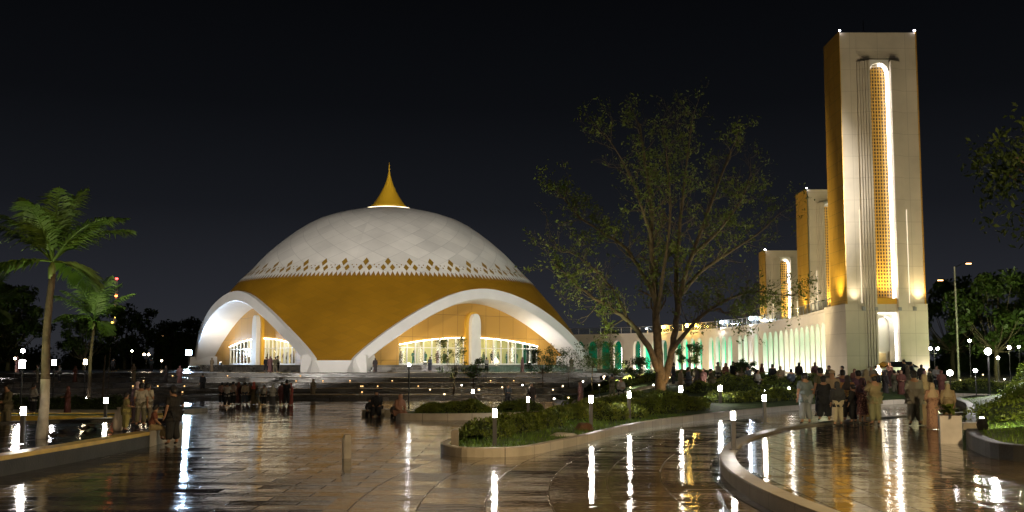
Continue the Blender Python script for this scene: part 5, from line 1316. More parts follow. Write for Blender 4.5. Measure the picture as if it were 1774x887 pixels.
# concrete bollard posts
for px, py, hp, w_, lb, m_ in ((601, 794, 38, .17, 'short grey concrete post alone on the wet plaza', (.3, .28, .25)), (788, 787, 40, .19, 'square stone post touching the garden curb tip', (.22, .19, .15))):
    p = PZ(px, py, 0); h_ = hp / 1900 * p.y
    t = empty('stone_post', (p.x, p.y, 0), R(20) if px == 601 else 0, label=lb, cat='bollard'); mb = MB()
    mb.box((0, 0, h_ / 2), (w_, w_, h_)); mb.box((0, 0, h_ + .012), (w_ * .86, w_ * .86, .03)); 
    if px == 601: mb.box((-w_ * .55, 0, h_ * .45), (w_ * .2, w_ * .7, h_ * .9))
    mb.build('post', mat('post%d' % px, m_, .5, noise=.2, nscale=4, bump=.3), t)
# white planter box with a plant
p = PZ(1647, 768, .2); t = empty('planter_box', (p.x, p.y, .2), R(-14), label='white square planter box on the wet platform beside the bank', cat='planter')
hw_ = 35 / 1900 * p.y; mb = MB(); mb.box((0, 0, .36), (hw_, hw_ * .7, .72)); mb.box((0, 0, .735), (hw_ + .03, hw_ * .7 + .03, .03)); mb.box((0, -hw_ * .352, .36), (.012, .01, .7)); mb.build('box', mat('planter_white', (.55, .52, .48), .5, noise=.12), t)
mb = MB(); mb.box((0, 0, .755), (hw_ - .08, hw_ * .7 - .08, .02)); mb.build('soil', M_soil, t)
rosette(p.x, p.y, .97, .55, 'leafy plant growing in the white planter box', 18, 9, M_hedge, 'potted_plant')
# stone block and bottle on the bank wall
x, y = PZ(1685, 739, .6).xy; 
t = empty('stone_block', (x, y, .5), .2, label='pale stone block lying on the bank wall beside the planter', cat='stone'); mb = MB(); mb.box((0, 0, .12), (.8, .3, .2), taper=.92); mb.build('block', M_kerb, t)
x, y = PZ(1702, 742, .56).xy
t = empty('spot_lamp', (x, y, .52), 0, label='squat dark spot lamp with a bright top on the bank', cat='garden light'); mb = MB(); mb.lathe((0, 0, 0), [(.14, 0), (.17, .15), (.08, .32)], 10); mb.build('housing', M_dark, t); mb = MB(); mb.lathe((0, 0, .32), [(.06, 0), (.04, .03)], 10); mb.build('lens', M_globe, t)
spot('bank_lamp', (x + .6, y - .5, 1.5), (x + 5, y + 9, .6), 380, 130, (1, .95, .5), .1)
# uplights at the palms
spot('palm_uplight', (-13.6, 27.2, .6), (-12.6, 29.6, 5.0), 520, 80, (.95, 1, .5), .05, 1.0)
# the street lamp beyond the right edge that lights the near paving
t = empty('street_or_fill_light', (13.5, 13.0, .2), 0, label='street lamp with a flat warm head standing outside the view on the platform', cat='street lamp')
mb = MB(); mb.lathe((0, 0, 0), [(.13, 0), (.09, .5), (.06, 8.0)], 10); mb.build('pole', M_dark, t)
mb = MB(); mb.tube([(0, 0, 7.9), (-.6, .3, 8.2), (-1.3, .6, 8.25)], .04, 6); mb.build('arm', M_dark, t)
mb = MB(); mb.box((-1.5, .7, 8.25), (.8, .35, .1)); mb.build('lamp_head', M_dark, t)
spot('street_or_fill_spot', (12.0, 13.7, 8.35), (1, 27, 0), 14000, 130, (1, .72, .38), .2, 1.0)
t = empty('street_or_fill_light', (-10.0, 4.0, 0), 0, label='added fill lamp with a flat warm head, outside the view on the left plaza', cat='street lamp')  # unseen fill lamp, added to warm the left plaza and the kerb tip
mb = MB(); mb.lathe((0, 0, 0), [(.13, 0), (.09, .5), (.06, 8.0)], 10); mb.build('pole', M_dark, t)
mb = MB(); mb.tube([(0, 0, 7.9), (.5, .4, 8.2), (1.2, .9, 8.25)], .04, 6); mb.build('arm', M_dark, t)
mb = MB(); mb.box((1.5, 1.1, 8.25), (.8, .35, .1)); mb.build('lamp_head', M_dark, t)
spot('street_or_fill_spot', (-8.5, 5.1, 8.15), (-2, 30, 0), 2600, 130, (1, .68, .34), .2, 1.0)  # fill spot of the added left lamp
for k_, (x_, y_, tx, ty, pw_) in enumerate(((44, 96, 47, 108, 3500), (53, 88, 55, 100, 3500), (60, 80, 64, 92, 3000), (-76, 140, -76, 165, 3000))):
    u = empty('uplight', (x_, y_, gz(x_, y_)), label='ground uplight under the trees ' + ('beside the tower', 'behind the double-arm street light', 'at the right edge', 'on the far left')[k_], cat='lamp')
    mb = MB(); mb.lathe((0, 0, 0), [(.14, 0), (.16, .2), (.12, .24)], 10); mb.build('housing', M_dark, u)
    spot('tree_uplight', (x_, y_, gz(x_, y_) + .4), (tx, ty, 6.5), pw_, 100, (.85, 1, .45), .2, 1.0)
# lattice radio mast with red light
Y = 330.0; q = PY(202, 484, Y); t = empty('radio_mast', (q.x, Y, 1), 0, label='distant lattice radio mast with a red light on top', cat='mast'); H = q.z - 1
mb = MB(); wd = lambda z: .75 - .45 * z / H
for a in range(3):
    an = 2.094 * a; mb.tube([(math.cos(an) * wd(z), math.sin(an) * wd(z), z) for z in (0, H)], .09, 4)
for i in range(16):
    z = H * i / 16; z2 = H * (i + 1) / 16
    for a in range(3): an, an2 = 2.094 * a, 2.094 * (a + 1); mb.tube([(math.cos(an) * wd(z), math.sin(an) * wd(z), z), (math.cos(an2) * wd(z2), math.sin(an2) * wd(z2), z2)], .05, 3)
mb.build('lattice', mat('mast_metal_glow', (.4, .35, .33), .5, emit=(.5, .45, .45), es=.05), t)  # lattice is no lamp: a faint glow is put into its metal
for zf_, r_, c_, nm in ((1.0, .42, (1, .06, .05), 'red_lamp'), (PY(202, 515, Y).z / q.z, .45, (1, .25, .05), 'orange_lamp')):
    mb = MB(); mb.lathe((0, 0, H * zf_), [(r_, 0), (r_, r_)], 8); mb.build(nm, emis(nm, c_, 9), t)
for k in range(6):
    mb = MB(); mb.lathe((.5 * (-1) ** k, -1, PY(202, 533 + 9 * k, Y).z - 1), [(.3, 0), (.3, .4)], 6); mb.build('mast_lamp', emis('amber_lamp', (1, .6, .1), 5), t)
# far town lights on a hillside beyond the trees, as lit little houses
for i, (px, py) in enumerate(((283, 583), (291, 584), (303, 594), (311, 594), (318, 592), (225, 595))):
    Y = 420 + 8 * i; q = PY(px, py, Y); t = empty('distant_house', (q.x, Y, 1), 0, label='tiny far house with lit window', cat='house', group='far houses with lit windows')
    mb = MB(); mb.box((0, 0, (q.z) / 2), (5, 4, q.z)); mb.add([(-2.7, -2.2, q.z), (2.7, -2.2, q.z), (2.7, 2.2, q.z), (-2.7, 2.2, q.z), (0, -2.2, q.z + 1.4), (0, 2.2, q.z + 1.4)], [(0, 1, 4), (1, 2, 5, 4), (2, 3, 5), (3, 0, 4, 5)]); mb.build('walls', mat('far_house', (.1, .09, .08), .8), t)
    mb = MB(); mb.box((0, -2.02, q.z - 1.2), (1.6, .05, .8)); mb.build('window', emis('lit_window', (1, .5, .2), 3.5), t)

# ================================================================== PEOPLE
def skin_mesh(name, V, E, Rr, root=0, sub=1):
    me = bpy.data.meshes.new(name); me.from_pydata(V, E, []); me.update()
    o = bpy.data.objects.new(name, me); COL.objects.link(o)
    bpy.context.view_layer.objects.active = o
    sk = o.modifiers.new('Skin', 'SKIN'); 
    if not me.skin_vertices: me.attributes
    lay = me.skin_vertices[0].data
    for i, r in enumerate(Rr):
        lay[i].radius = (r, r) if not hasattr(r, '__len__') else r; lay[i].use_root = (i == root)
    sk.use_smooth_shade = True
    sb = o.modifiers.new('Sub', 'SUBSURF'); sb.levels = sub; sb.render_levels = sub
    dg = bpy.context.evaluated_depsgraph_get(); dg.update()
    m2 = bpy.data.meshes.new_from_object(o.evaluated_get(dg)); bpy.data.objects.remove(o); bpy.data.meshes.remove(me)
    m2.name = name; m2.polygons.foreach_set('use_smooth', [True] * len(m2.polygons)); return m2
M_skin = mat('skin', (.36, .2, .12), .55)
M_hair = mat('hair', (.012, .01, .009), .5)
M_shoe = mat('shoe', (.03, .025, .02), .5)
CLOTH = {}
def cloth(c, pattern=None):
    k = ('cloth_%02x%02x%02x' % tuple(int(v * 255) for v in c)) + ('p' if pattern else '')
    if k in MATS: return MATS[k]
    m = bpy.data.materials.new(k); m.use_nodes = True; n = m.node_tree; b = n.nodes['Principled BSDF']; b.inputs['Roughness'].default_value = .85; b.inputs['Base Color'].default_value = (*c, 1)
    tc = n.nodes.new('ShaderNodeTexCoord')
    if pattern:
        vo = n.nodes.new('ShaderNodeTexVoronoi'); vo.inputs['Scale'].default_value = 14; n.links.new(tc.outputs['Object'], vo.inputs[0])
        rp = n.nodes.new('ShaderNodeValToRGB'); rp.color_ramp.interpolation = 'CONSTANT'; rp.color_ramp.elements[0].color = (*pattern, 1); rp.color_ramp.elements[1].position = .33; rp.color_ramp.elements[1].color = (*c, 1)
        n.links.new(vo.outputs['Distance'], rp.inputs[0]); n.links.new(rp.outputs[0], b.inputs['Base Color'])
    wv = n.nodes.new('ShaderNodeTexNoise'); wv.inputs['Scale'].default_value = 9; mpn = n.nodes.new('ShaderNodeMapping'); mpn.inputs['Scale'].default_value = (1.6, 1.6, .35)
    n.links.new(tc.outputs['Object'], mpn.inputs[0]); n.links.new(mpn.outputs[0], wv.inputs[0])
    bp = n.nodes.new('ShaderNodeBump'); bp.inputs['Distance'].default_value = .06; bp.inputs['Strength'].default_value = .7; n.links.new(wv.outputs['Fac'], bp.inputs['Height']); n.links.new(bp.outputs[0], b.inputs['Normal'])
    MATS[k] = m; return m
def joints(pose, rng):
    J = {}
    if pose.startswith('sit'):
        hz = .50; J['pel'] = (0, 0, hz + .04); lean = .10 if pose == 'sit_fwd' else .03
        J['waist'] = (0, lean * .4, hz + .2); J['chest'] = (0, lean * .9, hz + .4); J['uch'] = (0, lean * 1.1, hz + .53)
        J['neck'] = (0, lean * 1.3, hz + .60); J['h1'] = (0, lean * 1.5 + .015, hz + .68); J['h2'] = (0, lean * 1.6 + .02, hz + .76); J['h3'] = (0, lean * 1.6, hz + .82)
        for s, n in ((-1, 'L'), (1, 'R')):
            J['hip' + n] = (s * .09, .05, hz); J['knee' + n] = (s * .14, .45, hz - .01); J['ank' + n] = (s * .14, .43 + .06 * s, .09); J['toe' + n] = (s * .15, .58 + .06 * s, .04)
            J['sh' + n] = (s * .18, lean, hz + .52)
            J['el' + n] = (s * .25, lean + .06, hz + .27); J['wr' + n] = (s * .15, .30, hz + .13)
    else:
        J['pel'] = (0, 0, .94); J['waist'] = (0, 0, 1.1); J['chest'] = (0, 0, 1.28); J['uch'] = (0, -.01, 1.41); J['neck'] = (0, 0, 1.49)
        J['h1'] = (0, .015, 1.565); J['h2'] = (0, .02, 1.645); J['h3'] = (0, 0, 1.70)
        st = rng.uniform(.02, .09)
        for s, n in ((-1, 'L'), (1, 'R')):
            J['hip' + n] = (s * .09, 0, .90); J['knee' + n] = (s * (.10 + st * .3), .02 + .03 * s, .50); J['ank' + n] = (s * (.10 + st), -.03 + .06 * s * (pose == 'walk') * 2, .09); J['toe' + n] = (s * (.12 + st), .12 + .06 * s * (pose == 'walk') * 2, .04)
            J['sh' + n] = (s * .185, -.01, 1.405); J['el' + n] = (s * .25, -.03, 1.13); J['wr' + n] = (s * .24, .06, .89)
        if pose == 'phone':      # both hands raised before the face
            for s, n in ((-1, 'L'), (1, 'R')): J['el' + n] = (s * .26, .14, 1.20); J['wr' + n] = (s * .08, .33, 1.42)
        if pose == 'hold':       # hands together before the belly
            for s, n in ((-1, 'L'), (1, 'R')): J['el' + n] = (s * .25, .03, 1.13); J['wr' + n] = (s * .08, .24, 1.10)
        if pose == 'hip': J['elR'] = (.36, -.05, 1.16); J['wrR'] = (.2, .05, .98)
    return J
def lofted(rings, n=20, folds=0, rng=None, amp=.0):
    """rings: (x, y, z, rx, ry)"""
    V = []; F = []; ph = rng.uniform(0, 6) if rng else 0
    for k, (x, y, z, rx, ry) in enumerate(rings):
        for i in range(n):
            a = 2 * math.pi * i / n; f = 1 + amp * (k / max(1, len(rings) - 1)) * math.sin(a * folds + ph + k * .3) if folds else 1
            V.append((x + rx * f * math.cos(a), y + ry * f * math.sin(a), z))
    for k in range(len(rings) - 1):
        for i in range(n): j = (i + 1) % n; F.append((k * n + i, k * n + j, (k + 1) * n + j, (k + 1) * n + i))
    F.append(tuple(range((len(rings) - 1) * n, len(rings) * n))); F.append(tuple(range(n - 1, -1, -1)))
    return V, F
SER = [0]
def person(loc_, rz, hgt, label, top, bot, pose='stand', kind='m', head=None, sleeve='short', girth=1.0, group=None, pattern=None, cap=None, skirt=None):
    """kind m: hair or cap, shirt and trousers; f: headscarf with tunic or long dress"""
    SER[0] += 1; rng = random.Random(SER[0] * 7 + 1); J = joints(pose, rng)
    t = empty('person', loc_, rz, label=label, cat='person', group=group); s0 = hgt / 1.74; t.scale = (s0,) * 3
    k = 1.28   # the subdivision shrinks the tube
    V = []; E = []; Rr = []; idx = {}
    def v(n, p, r): idx[n] = len(V); V.append(p); Rr.append(r if not hasattr(r, '__len__') else tuple(r)); return idx[n]
    g_ = girth
    v('pel', J['pel'], (.125 * k * g_, .10 * k * g_)); v('waist', J['waist'], (.11 * k * g_, .085 * k * g_)); v('chest', J['chest'], (.125 * k * g_, .09 * k * g_)); v('uch', J['uch'], (.10 * k, .075 * k)); v('neck', J['neck'], .048 * k)
    v('h1', J['h1'], (.066 * k, .078 * k)); v('h2', J['h2'], (.074 * k, .088 * k)); v('h3', J['h3'], (.05 * k, .06 * k))
    E += [(0, 1), (1, 2), (2, 3), (3, 4), (4, 5), (5, 6), (6, 7)]
    nx = v('nose', (J['h1'][0], J['h1'][1] + .105, J['h1'][2] + .025), .012); E.append((idx['h1'], nx))
    for n, s in (('L', -1), ('R', 1)):
        v('sh' + n, J['sh' + n], .055 * k); v('el' + n, J['el' + n], .040 * k); v('wr' + n, J['wr' + n], .026 * k)
        E += [(idx['uch'], idx['sh' + n]), (idx['sh' + n], idx['el' + n]), (idx['el' + n], idx['wr' + n])]
        w = Vector(J['wr' + n]); d = (w - Vector(J['el' + n])).normalized(); q = w + d * .07; sd = d.cross(Vector((0, 1, .2))).normalized()
        v('pa' + n, tuple(q), (.034 * k, .016 * k)); E.append((idx['wr' + n], idx['pa' + n]))
        for fi, (o, l) in enumerate(((-.028, .062), (-.010, .075), (.009, .070), (.026, .055))):
            a_ = q + sd * o + d * .03; b_ = a_ + d * l * .55 + Vector((0, .008, 0)); c_ = b_ + d * l * .5 + Vector((0, .022, 0))
            i1 = v('f%s%d' % (n, fi), tuple(a_), .0095); i2 = v('g%s%d' % (n, fi), tuple(b_), .0088); i3 = v('k%s%d' % (n, fi), tuple(c_), .007); E += [(idx['pa' + n], i1), (i1, i2), (i2, i3)]
        a_ = w + d * .035 + sd * (-.036) * 1.0; b_ = a_ + d * .035 - sd * .016 + Vector((0, .012, 0)); i1 = v('t' + n, tuple(a_), .011); i2 = v('u' + n, tuple(b_), .009); E += [(idx['wr' + n], i1), (i1, i2)]
        v('hip' + n, J['hip' + n], .088 * k); v('knee' + n, J['knee' + n], .055 * k); v('ank' + n, J['ank' + n], .038 * k); v('toe' + n, J['toe' + n], (.034 * k, .03 * k))
        E += [(0, idx['hip' + n]), (idx['hip' + n], idx['knee' + n]), (idx['knee' + n], idx['ank' + n]), (idx['ank' + n], idx['toe' + n])]
    me = skin_mesh('body', V, E, Rr, 0, 1)
    me.materials.append(M_skin); me.materials.append(M_shoe)
    for p in me.polygons:
        if p.center.z < .075: p.material_index = 1
    body = bpy.data.objects.new('body', me); COL.objects.link(body); body.parent = t
    # eyes
    mb = MB(); h2 = Vector(J['h2']); h1 = Vector(J['h1'])
    for s in (-1, 1): mb.lathe((s * .03, h1.y + .083, h1.z + .05), [(.002, -.008), (.011, 0), (.002, .008)], 6)
    mb.build('eyes', M_hair, t)
    def sk(names_edges, radii, name, m):
        V2 = []; E2 = []; R2 = []; id2 = {}
        for a, b in names_edges:
            for q in (a, b):
                if q not in id2: id2[q] = len(V2); V2.append(P2[q]); R2.append(radii[q])
            E2.append((id2[a], id2[b]))
        me = skin_mesh(name, V2, E2, R2, 0, 1); me.materials.append(m); o = bpy.data.objects.new(name, me); COL.objects.link(o); o.parent = t; return o
    P2 = dict(J)
    for n in 'LR':
        e = Vector(J['el' + n]); w = Vector(J['wr' + n]); sh = Vector(J['sh' + n]); P2['slv' + n] = tuple(e.lerp(w, .9) if sleeve == 'long' else sh.lerp(e, .85)); P2['cuf' + n] = tuple(Vector(J['ank' + n]) + Vector((0, 0, .05)))
    P2['hem'] = tuple(Vector(J['pel']) + Vector((0, 0, -.10 if not pose.startswith('sit') else -.0)))
    mt = cloth(top, pattern); mbot = cloth(bot, None)
    ed = [('pel', 'waist'), ('waist', 'chest'), ('chest', 'uch'), ('pel', 'hem')] if not pose.startswith('sit') else [('pel', 'waist'), ('waist', 'chest'), ('chest', 'uch')]
    rr = {'hem': (.165 * k * g_, .135 * k * g_), 'pel': (.155 * k * g_, .125 * k * g_), 'waist': (.145 * k * g_, .115 * k * g_), 'chest': (.155 * k * g_, .115 * k * g_), 'uch': (.12 * k, .09 * k)}
    for n in 'LR':
        ed += [('uch', 'sh' + n)]; rr['sh' + n] = .075 * k
        if sleeve == 'long': ed += [('sh' + n, 'el' + n), ('el' + n, 'slv' + n)]; rr['el' + n] = .062 * k; rr['slv' + n] = .05 * k
        else: ed += [('sh' + n, 'slv' + n)]; rr['slv' + n] = .07 * k
    ed.sort(key=lambda e: 0 if 'pel' in e else 1)
    sk(ed, rr, 'shirt' if kind == 'm' else 'tunic', mt)
    if skirt is None or pose.startswith('sit'):
        ed = [('pel', 'hipL'), ('pel', 'hipR')]; rr = {'pel': (.14 * k * g_, .115 * k * g_)}
        for n in 'LR': ed += [('hip' + n, 'knee' + n), ('knee' + n, 'cuf' + n)]; rr['hip' + n] = .108 * k * g_; rr['knee' + n] = .085 * k * g_; rr['cuf' + n] = .075 * k * g_
        sk(ed, rr, 'trousers', mbot)
    else:
        z0 = .03 if skirt == 'long' else .35; p = J['pel']
        V_, F_ = lofted([(0, 0, 1.12, .13 * g_, .10 * g_), (0, 0, .96, .175 * g_, .14 * g_), (0, 0, .7, .20 * g_, .165 * g_), (0, 0, (z0 + .7) / 2, .215 * g_, .185 * g_), (0, 0, z0, .235 * g_, .21 * g_)], 28, 7, rng, .10)
        mb = MB(); mb.add(V_, F_); mb.build('skirt', mbot if pattern is None else mt, t, smooth=True)
    hx, hy, hz = J['h2']
    if kind == 'm':
        prof = [(0, .085), (.045, .08), (.078, .05), (.089, .01), (.088, -.03), (.078, -.08), (.066, -.11)]
        V_, F_ = lofted([(hx, hy - .018 - (.028 if z < 0 else 0), hz + z * 1.12 + .012, max(r * 1.16, .004), max(r * 1.16, .004) * 1.14) for r, z in prof], 16)
        mb = MB(); mb.add(V_, F_[:-2] + [F_[-1]]); mb.build('hair', M_hair, t, smooth=True)
        if cap:
            mb = MB(); mb.lathe((hx, hy, hz + .03), [(.112, -.015), (.116, .03), (.102, .075), (.03, .105)], 14, cap=True)
            if cap[0] < .9: mb.box((hx, hy + .12, hz + .022), (.13, .1, .012))
            mb.build('cap', cloth(cap), t, smooth=False)
    else:
        hc = head or (.3, .25, .2)
        R_ = [(hx, hy - .02, hz + .098, .02, .02), (hx, hy - .02, hz + .085, .055, .06), (hx, hy - .02, hz + .05, .088, .095), (hx, hy - .03, hz, .102, .100), (hx, hy - .035, hz - .07, .1, .092), (hx, hy - .02, hz - .14, .095, .095), (hx, hy - .02, hz - .2, .15, .12), (hx, hy - .02, hz - .28, .215, .15), (hx, hy - .02, hz - .38, .225, .165), (hx, hy - .02, hz - .46, .2, .15)]
        V_, F_ = lofted(R_, 22, 5, rng, .07); mb = MB(); mb.add(V_, F_[:-2] + [F_[-1]]); mb.build('headscarf', cloth(hc), t, smooth=True)
    return t
def pp(px, py, z=.2): return PZ(px, py, z)
AWAY, TOWARD = 0.0, math.pi
def stand(px, py, hp, z, **k):
    p = PZ(px, py, z) if z is not None else PG(px, py); lb = k.pop('label'); rz = k.pop('rz', 0.0)
    return person((p.x, p.y, p.z), rz, hp / 1900 * p.y * 1.0, lb, k.pop('top'), k.pop('bot'), **k)
# visitors on the round platform
BLK = (.015, .015, .018)
stand(1396, 735, 88, .2, label='person in blue-grey tunic and wide trousers, first on the left of the standing group', top=(.12, .15, .16), bot=(.22, .24, .26), pose='stand', girth=1.15, rz=.15)
stand(1428, 729, 75, .2, label='stocky person dressed all in black with wide trousers, seen from behind', top=BLK, bot=BLK, girth=1.45, cap=BLK, rz=-.1)
stand(1423, 722, 84, .2, label='person in olive shirt standing behind the stocky one in black', top=(.12, .12, .07), bot=(.05, .05, .06), rz=.4)
stand(1452, 738, 76, .2, label='woman in black headscarf and baggy cream trousers, seen from behind', top=(.03, .03, .035), bot=(.42, .36, .25), kind='f', head=(.035, .035, .04), girth=1.1, sleeve='long', pose='walk')
stand(1444, 724, 80, .2, label='person in tan hat and beige shirt between two women in the group', top=(.34, .26, .17), bot=(.06, .05, .05), cap=(.4, .3, .2), rz=2.6)
stand(1470, 731, 80, .2, label='woman in gold and brown floral blouse with a dark headscarf', top=(.34, .19, .08), bot=(.04, .035, .03), kind='f', head=(.03, .025, .025), pattern=(.62, .5, .12), sleeve='long', pose='hold', rz=-.5)
stand(1479, 733, 66, .2, label='shorter person with black jacket and black trousers inside the group', top=BLK, bot=BLK, sleeve='long', rz=.7)
stand(1495, 734, 78, .2, label='woman in dark red floral dress over black leggings, facing right', top=(.16, .07, .07), bot=(.05, .03, .03), kind='f', head=(.06, .03, .05), pattern=(.42, .22, .16), sleeve='long', skirt='short', rz=-1.2)
stand(1489, 725, 82, .2, label='tall man in purple shirt at the back of the group', top=(.10, .05, .10), bot=(.04, .04, .05), rz=.3)
stand(1503, 723, 82, .2, label='person in pale scarf and mustard dress at the back of the group', top=(.38, .28, .10), bot=(.38, .28, .10), kind='f', head=(.42, .38, .26), sleeve='long', skirt='long', rz=.1)
stand(1462, 722, 80, .2, label='person with black hair and plum jacket at the back of the group', top=(.12, .06, .12), bot=BLK, rz=-.2, sleeve='long')
stand(1517, 737, 86, .2, label='man in tan shirt and olive trousers with both hands raised to his face', top=(.28, .22, .12), bot=(.25, .24, .13), pose='phone', sleeve='long', girth=1.1, rz=.2, cap=(.3, .16, .06))
stand(1586, 738, 93, .2, label='tall person in loose grey outfit and dark cap, seen from behind', top=(.25, .24, .20), bot=(.24, .23, .19), sleeve='long', girth=1.35, pose='hold', cap=BLK, rz=-.05)
stand(1604, 737, 88, .2, label='woman in yellow-beige headscarf behind the one in the rosy patterned dress', top=(.42, .33, .2), bot=(.35, .25, .15), kind='f', head=(.5, .4, .25), sleeve='long', skirt='long', rz=.5)
stand(1617, 744, 80, .2, label='woman in long rosy brown patterned dress with a dark strap bag on her back', top=(.34, .18, .12), bot=(.34, .18, .12), kind='f', head=(.40, .28, .18), pattern=(.2, .09, .07), sleeve='long', skirt='long', pose='hold', rz=.1)
stand(1644, 739, 74, .2, label='woman in tan shawl standing behind the white planter', top=(.38, .27, .16), bot=(.3, .2, .1), kind='f', head=(.42, .32, .2), sleeve='long', skirt='long', rz=-.3)
# seated on the left terrace
def sit(px, py, zseat, **k):
    """py = row of the seat; feet hang below it"""
    p = PZ(px, py, zseat); lb = k.pop('label'); rz = k.pop('rz', 0.0); hg = k.pop('h', 1.7)
    return person((p.x, p.y, zseat - .47 * hg / 1.74), rz, hg, lb, k.pop('top'), k.pop('bot'), **k)
person((-9.86, 32.2, 0), 1.0, 1.68, 'man in black T-shirt and black cap leaning at the terrace end, hand on hip', (.02, .018, .016), (.02, .02, .02), pose='hip', cap=BLK, girth=1.2)
stand(217, 747, 66, .38, label='person in olive shirt and yellow-green trousers at the near end of the terrace group', top=(.19, .17, .07), bot=(.33, .30, .10), girth=1.1, rz=-1.0, pose='hold')
stand(243, 739, 74, .38, label='person in white shirt standing with back turned on the terrace, left of another in white', top=(.4, .38, .33), bot=(.16, .15, .1), rz=.1)
stand(254, 738, 73, .38, label='second person in white shirt, nearer the man in black, back turned', top=(.45, .42, .36), bot=(.15, .13, .1), rz=-.3, pose='hold')
sit(262, 742, .48, label='child in rust red top bending between the white shirts and the man in black', top=(.2, .07, .04), bot=(.26, .2, .1), pose='sit_fwd', rz=-1.2, h=1.35)
stand(236, 736, 74, .38, label='woman in pale violet headscarf behind the white-shirted pair', top=(.3, .22, .3), bot=(.2, .15, .2), kind='f', head=(.45, .34, .40), sleeve='long', rz=1.0)
# plastic sack and low stool on the terrace
p = PZ(204, 746, .38); t = empty('sack', (p.x, p.y, .37), 0, label='upright white plastic sack beside the person in olive', cat='sack')
V_, F_ = lofted([(0, 0, 0, .12, .10), (0, 0, .1, .16, .13), (0, 0, .35, .15, .12), (.01, 0, .55, .10, .08), (.02, 0, .62, .04, .03), (.02, 0, .7, .07, .05)], 18, 5, random.Random(3), .12); mb = MB(); mb.add(V_, F_); mb.build('sack_body', mat('plastic_white', (.6, .52, .42), .5), t, smooth=True)
# walkers on the plaza before the steps
grp = [(392, 701, 38, 'm', (.35, .2, .16), BLK, 'walker in salmon shirt at the near side of the plaza group'), (401, 706, 43, 'm', (.42, .38, .34), BLK, 'man in grey patterned shirt and black trousers, foremost in the plaza group'), (411, 703, 41, 'm', (.38, .3, .25), BLK, 'man in beige shirt a step behind the foremost one'),
       (421, 700, 38, 'f', (.2, .08, .06), (.12, .04, .04), 'woman in dark red dress in the middle of the plaza group'), (432, 701, 38, 'm', (.5, .4, .28), (.05, .06, .09), 'man in cream shirt and dark blue trousers on the plaza'), (440, 700, 36, 'm', (.4, .33, .15), (.04, .04, .04), 'person in mustard shirt behind the cream-shirted man'),
       (447, 701, 39, 'f', (.1, .07, .03), (.12, .09, .04), 'woman in red headscarf and brown dress on the plaza'), (453, 701, 32, 'm', (.45, .45, .45), (.35, .3, .2), 'child with white backpack on the plaza'), (465, 703, 36, 'm', (.55, .5, .4), BLK, 'person in cream jacket and black trousers walking toward the steps'),
       (480, 703, 37, 'f', (.6, .58, .5), (.1, .1, .1), 'woman in white top at the edge of the plaza group'), (496, 703, 40, 'm', (.12, .04, .04), (.1, .03, .03), 'slim person in maroon beside the one in black on the plaza'), (504, 703, 44, 'm', BLK, BLK, 'tall person in black carrying a child on the shoulders side'), (511, 702, 38, 'f', (.35, .08, .06), (.3, .07, .05), 'woman in bright red behind the tall one in black')]
for px, py, hp, kd, c1, c2, lb in grp:
    p = PG(px - 8, py); rr_ = random.Random(px)
    person(tuple(p), rr_.uniform(-.8, .8) + (math.pi if rr_.random() < .3 else 0), hp / 1900 * p.y, lb, c1, c2, kind=kd, head=(.45, .08, .05) if 'red headscarf' in lb else c1, sleeve='long' if rr_.random() < .6 else 'short', pose=rr_.choice(('stand', 'walk', 'hold')), skirt='long' if kd == 'f' else None)
# seated at the island bed
def sitg(px, py, seat, **k):
    p = PG(px, py); lb = k.pop('label'); return person((p.x, p.y, p.z + seat - .5), k.pop('rz', math.pi), k.pop('h', 1.6), lb, k.pop('top'), k.pop('bot'), kind='f', sleeve='long', pose='sit_fwd', **k)
sitg(641, 722, .32, label='veiled person in black, smaller of the two seated at the island bed end', top=BLK, bot=BLK, head=BLK, h=1.4)
sitg(653, 722, .4, label='larger person veiled in black sitting at the island bed end', top=BLK, bot=BLK, head=BLK, h=1.8, girth=1.2)
sitg(690, 727, .32, label='woman in salmon pink dress sitting on the island bed curb', top=(.36, .19, .13), bot=(.36, .19, .13), head=(.36, .2, .15), h=1.75, rz=-2.4)
sitg(683, 724, .32, label='child in dark clothes sitting next to the woman in pink', top=(.06, .05, .04), bot=BLK, head=(.05, .04, .04), h=1.15)
# small seat blocks under them
for px, lb in ((647, 'low concrete seat block under the two veiled figures'), (688, 'concrete seat block under the woman in pink')):
    p = PG(px, 722); t = empty('seat_block', (p.x, p.y + .05, p.z), 0, label=lb, cat='seat'); mb = MB(); mb.box((0, 0, .17), (1.15, .5, .34)); mb.box((0, 0, .35), (1.2, .55, .04)); mb.build('block', M_kerb, t)
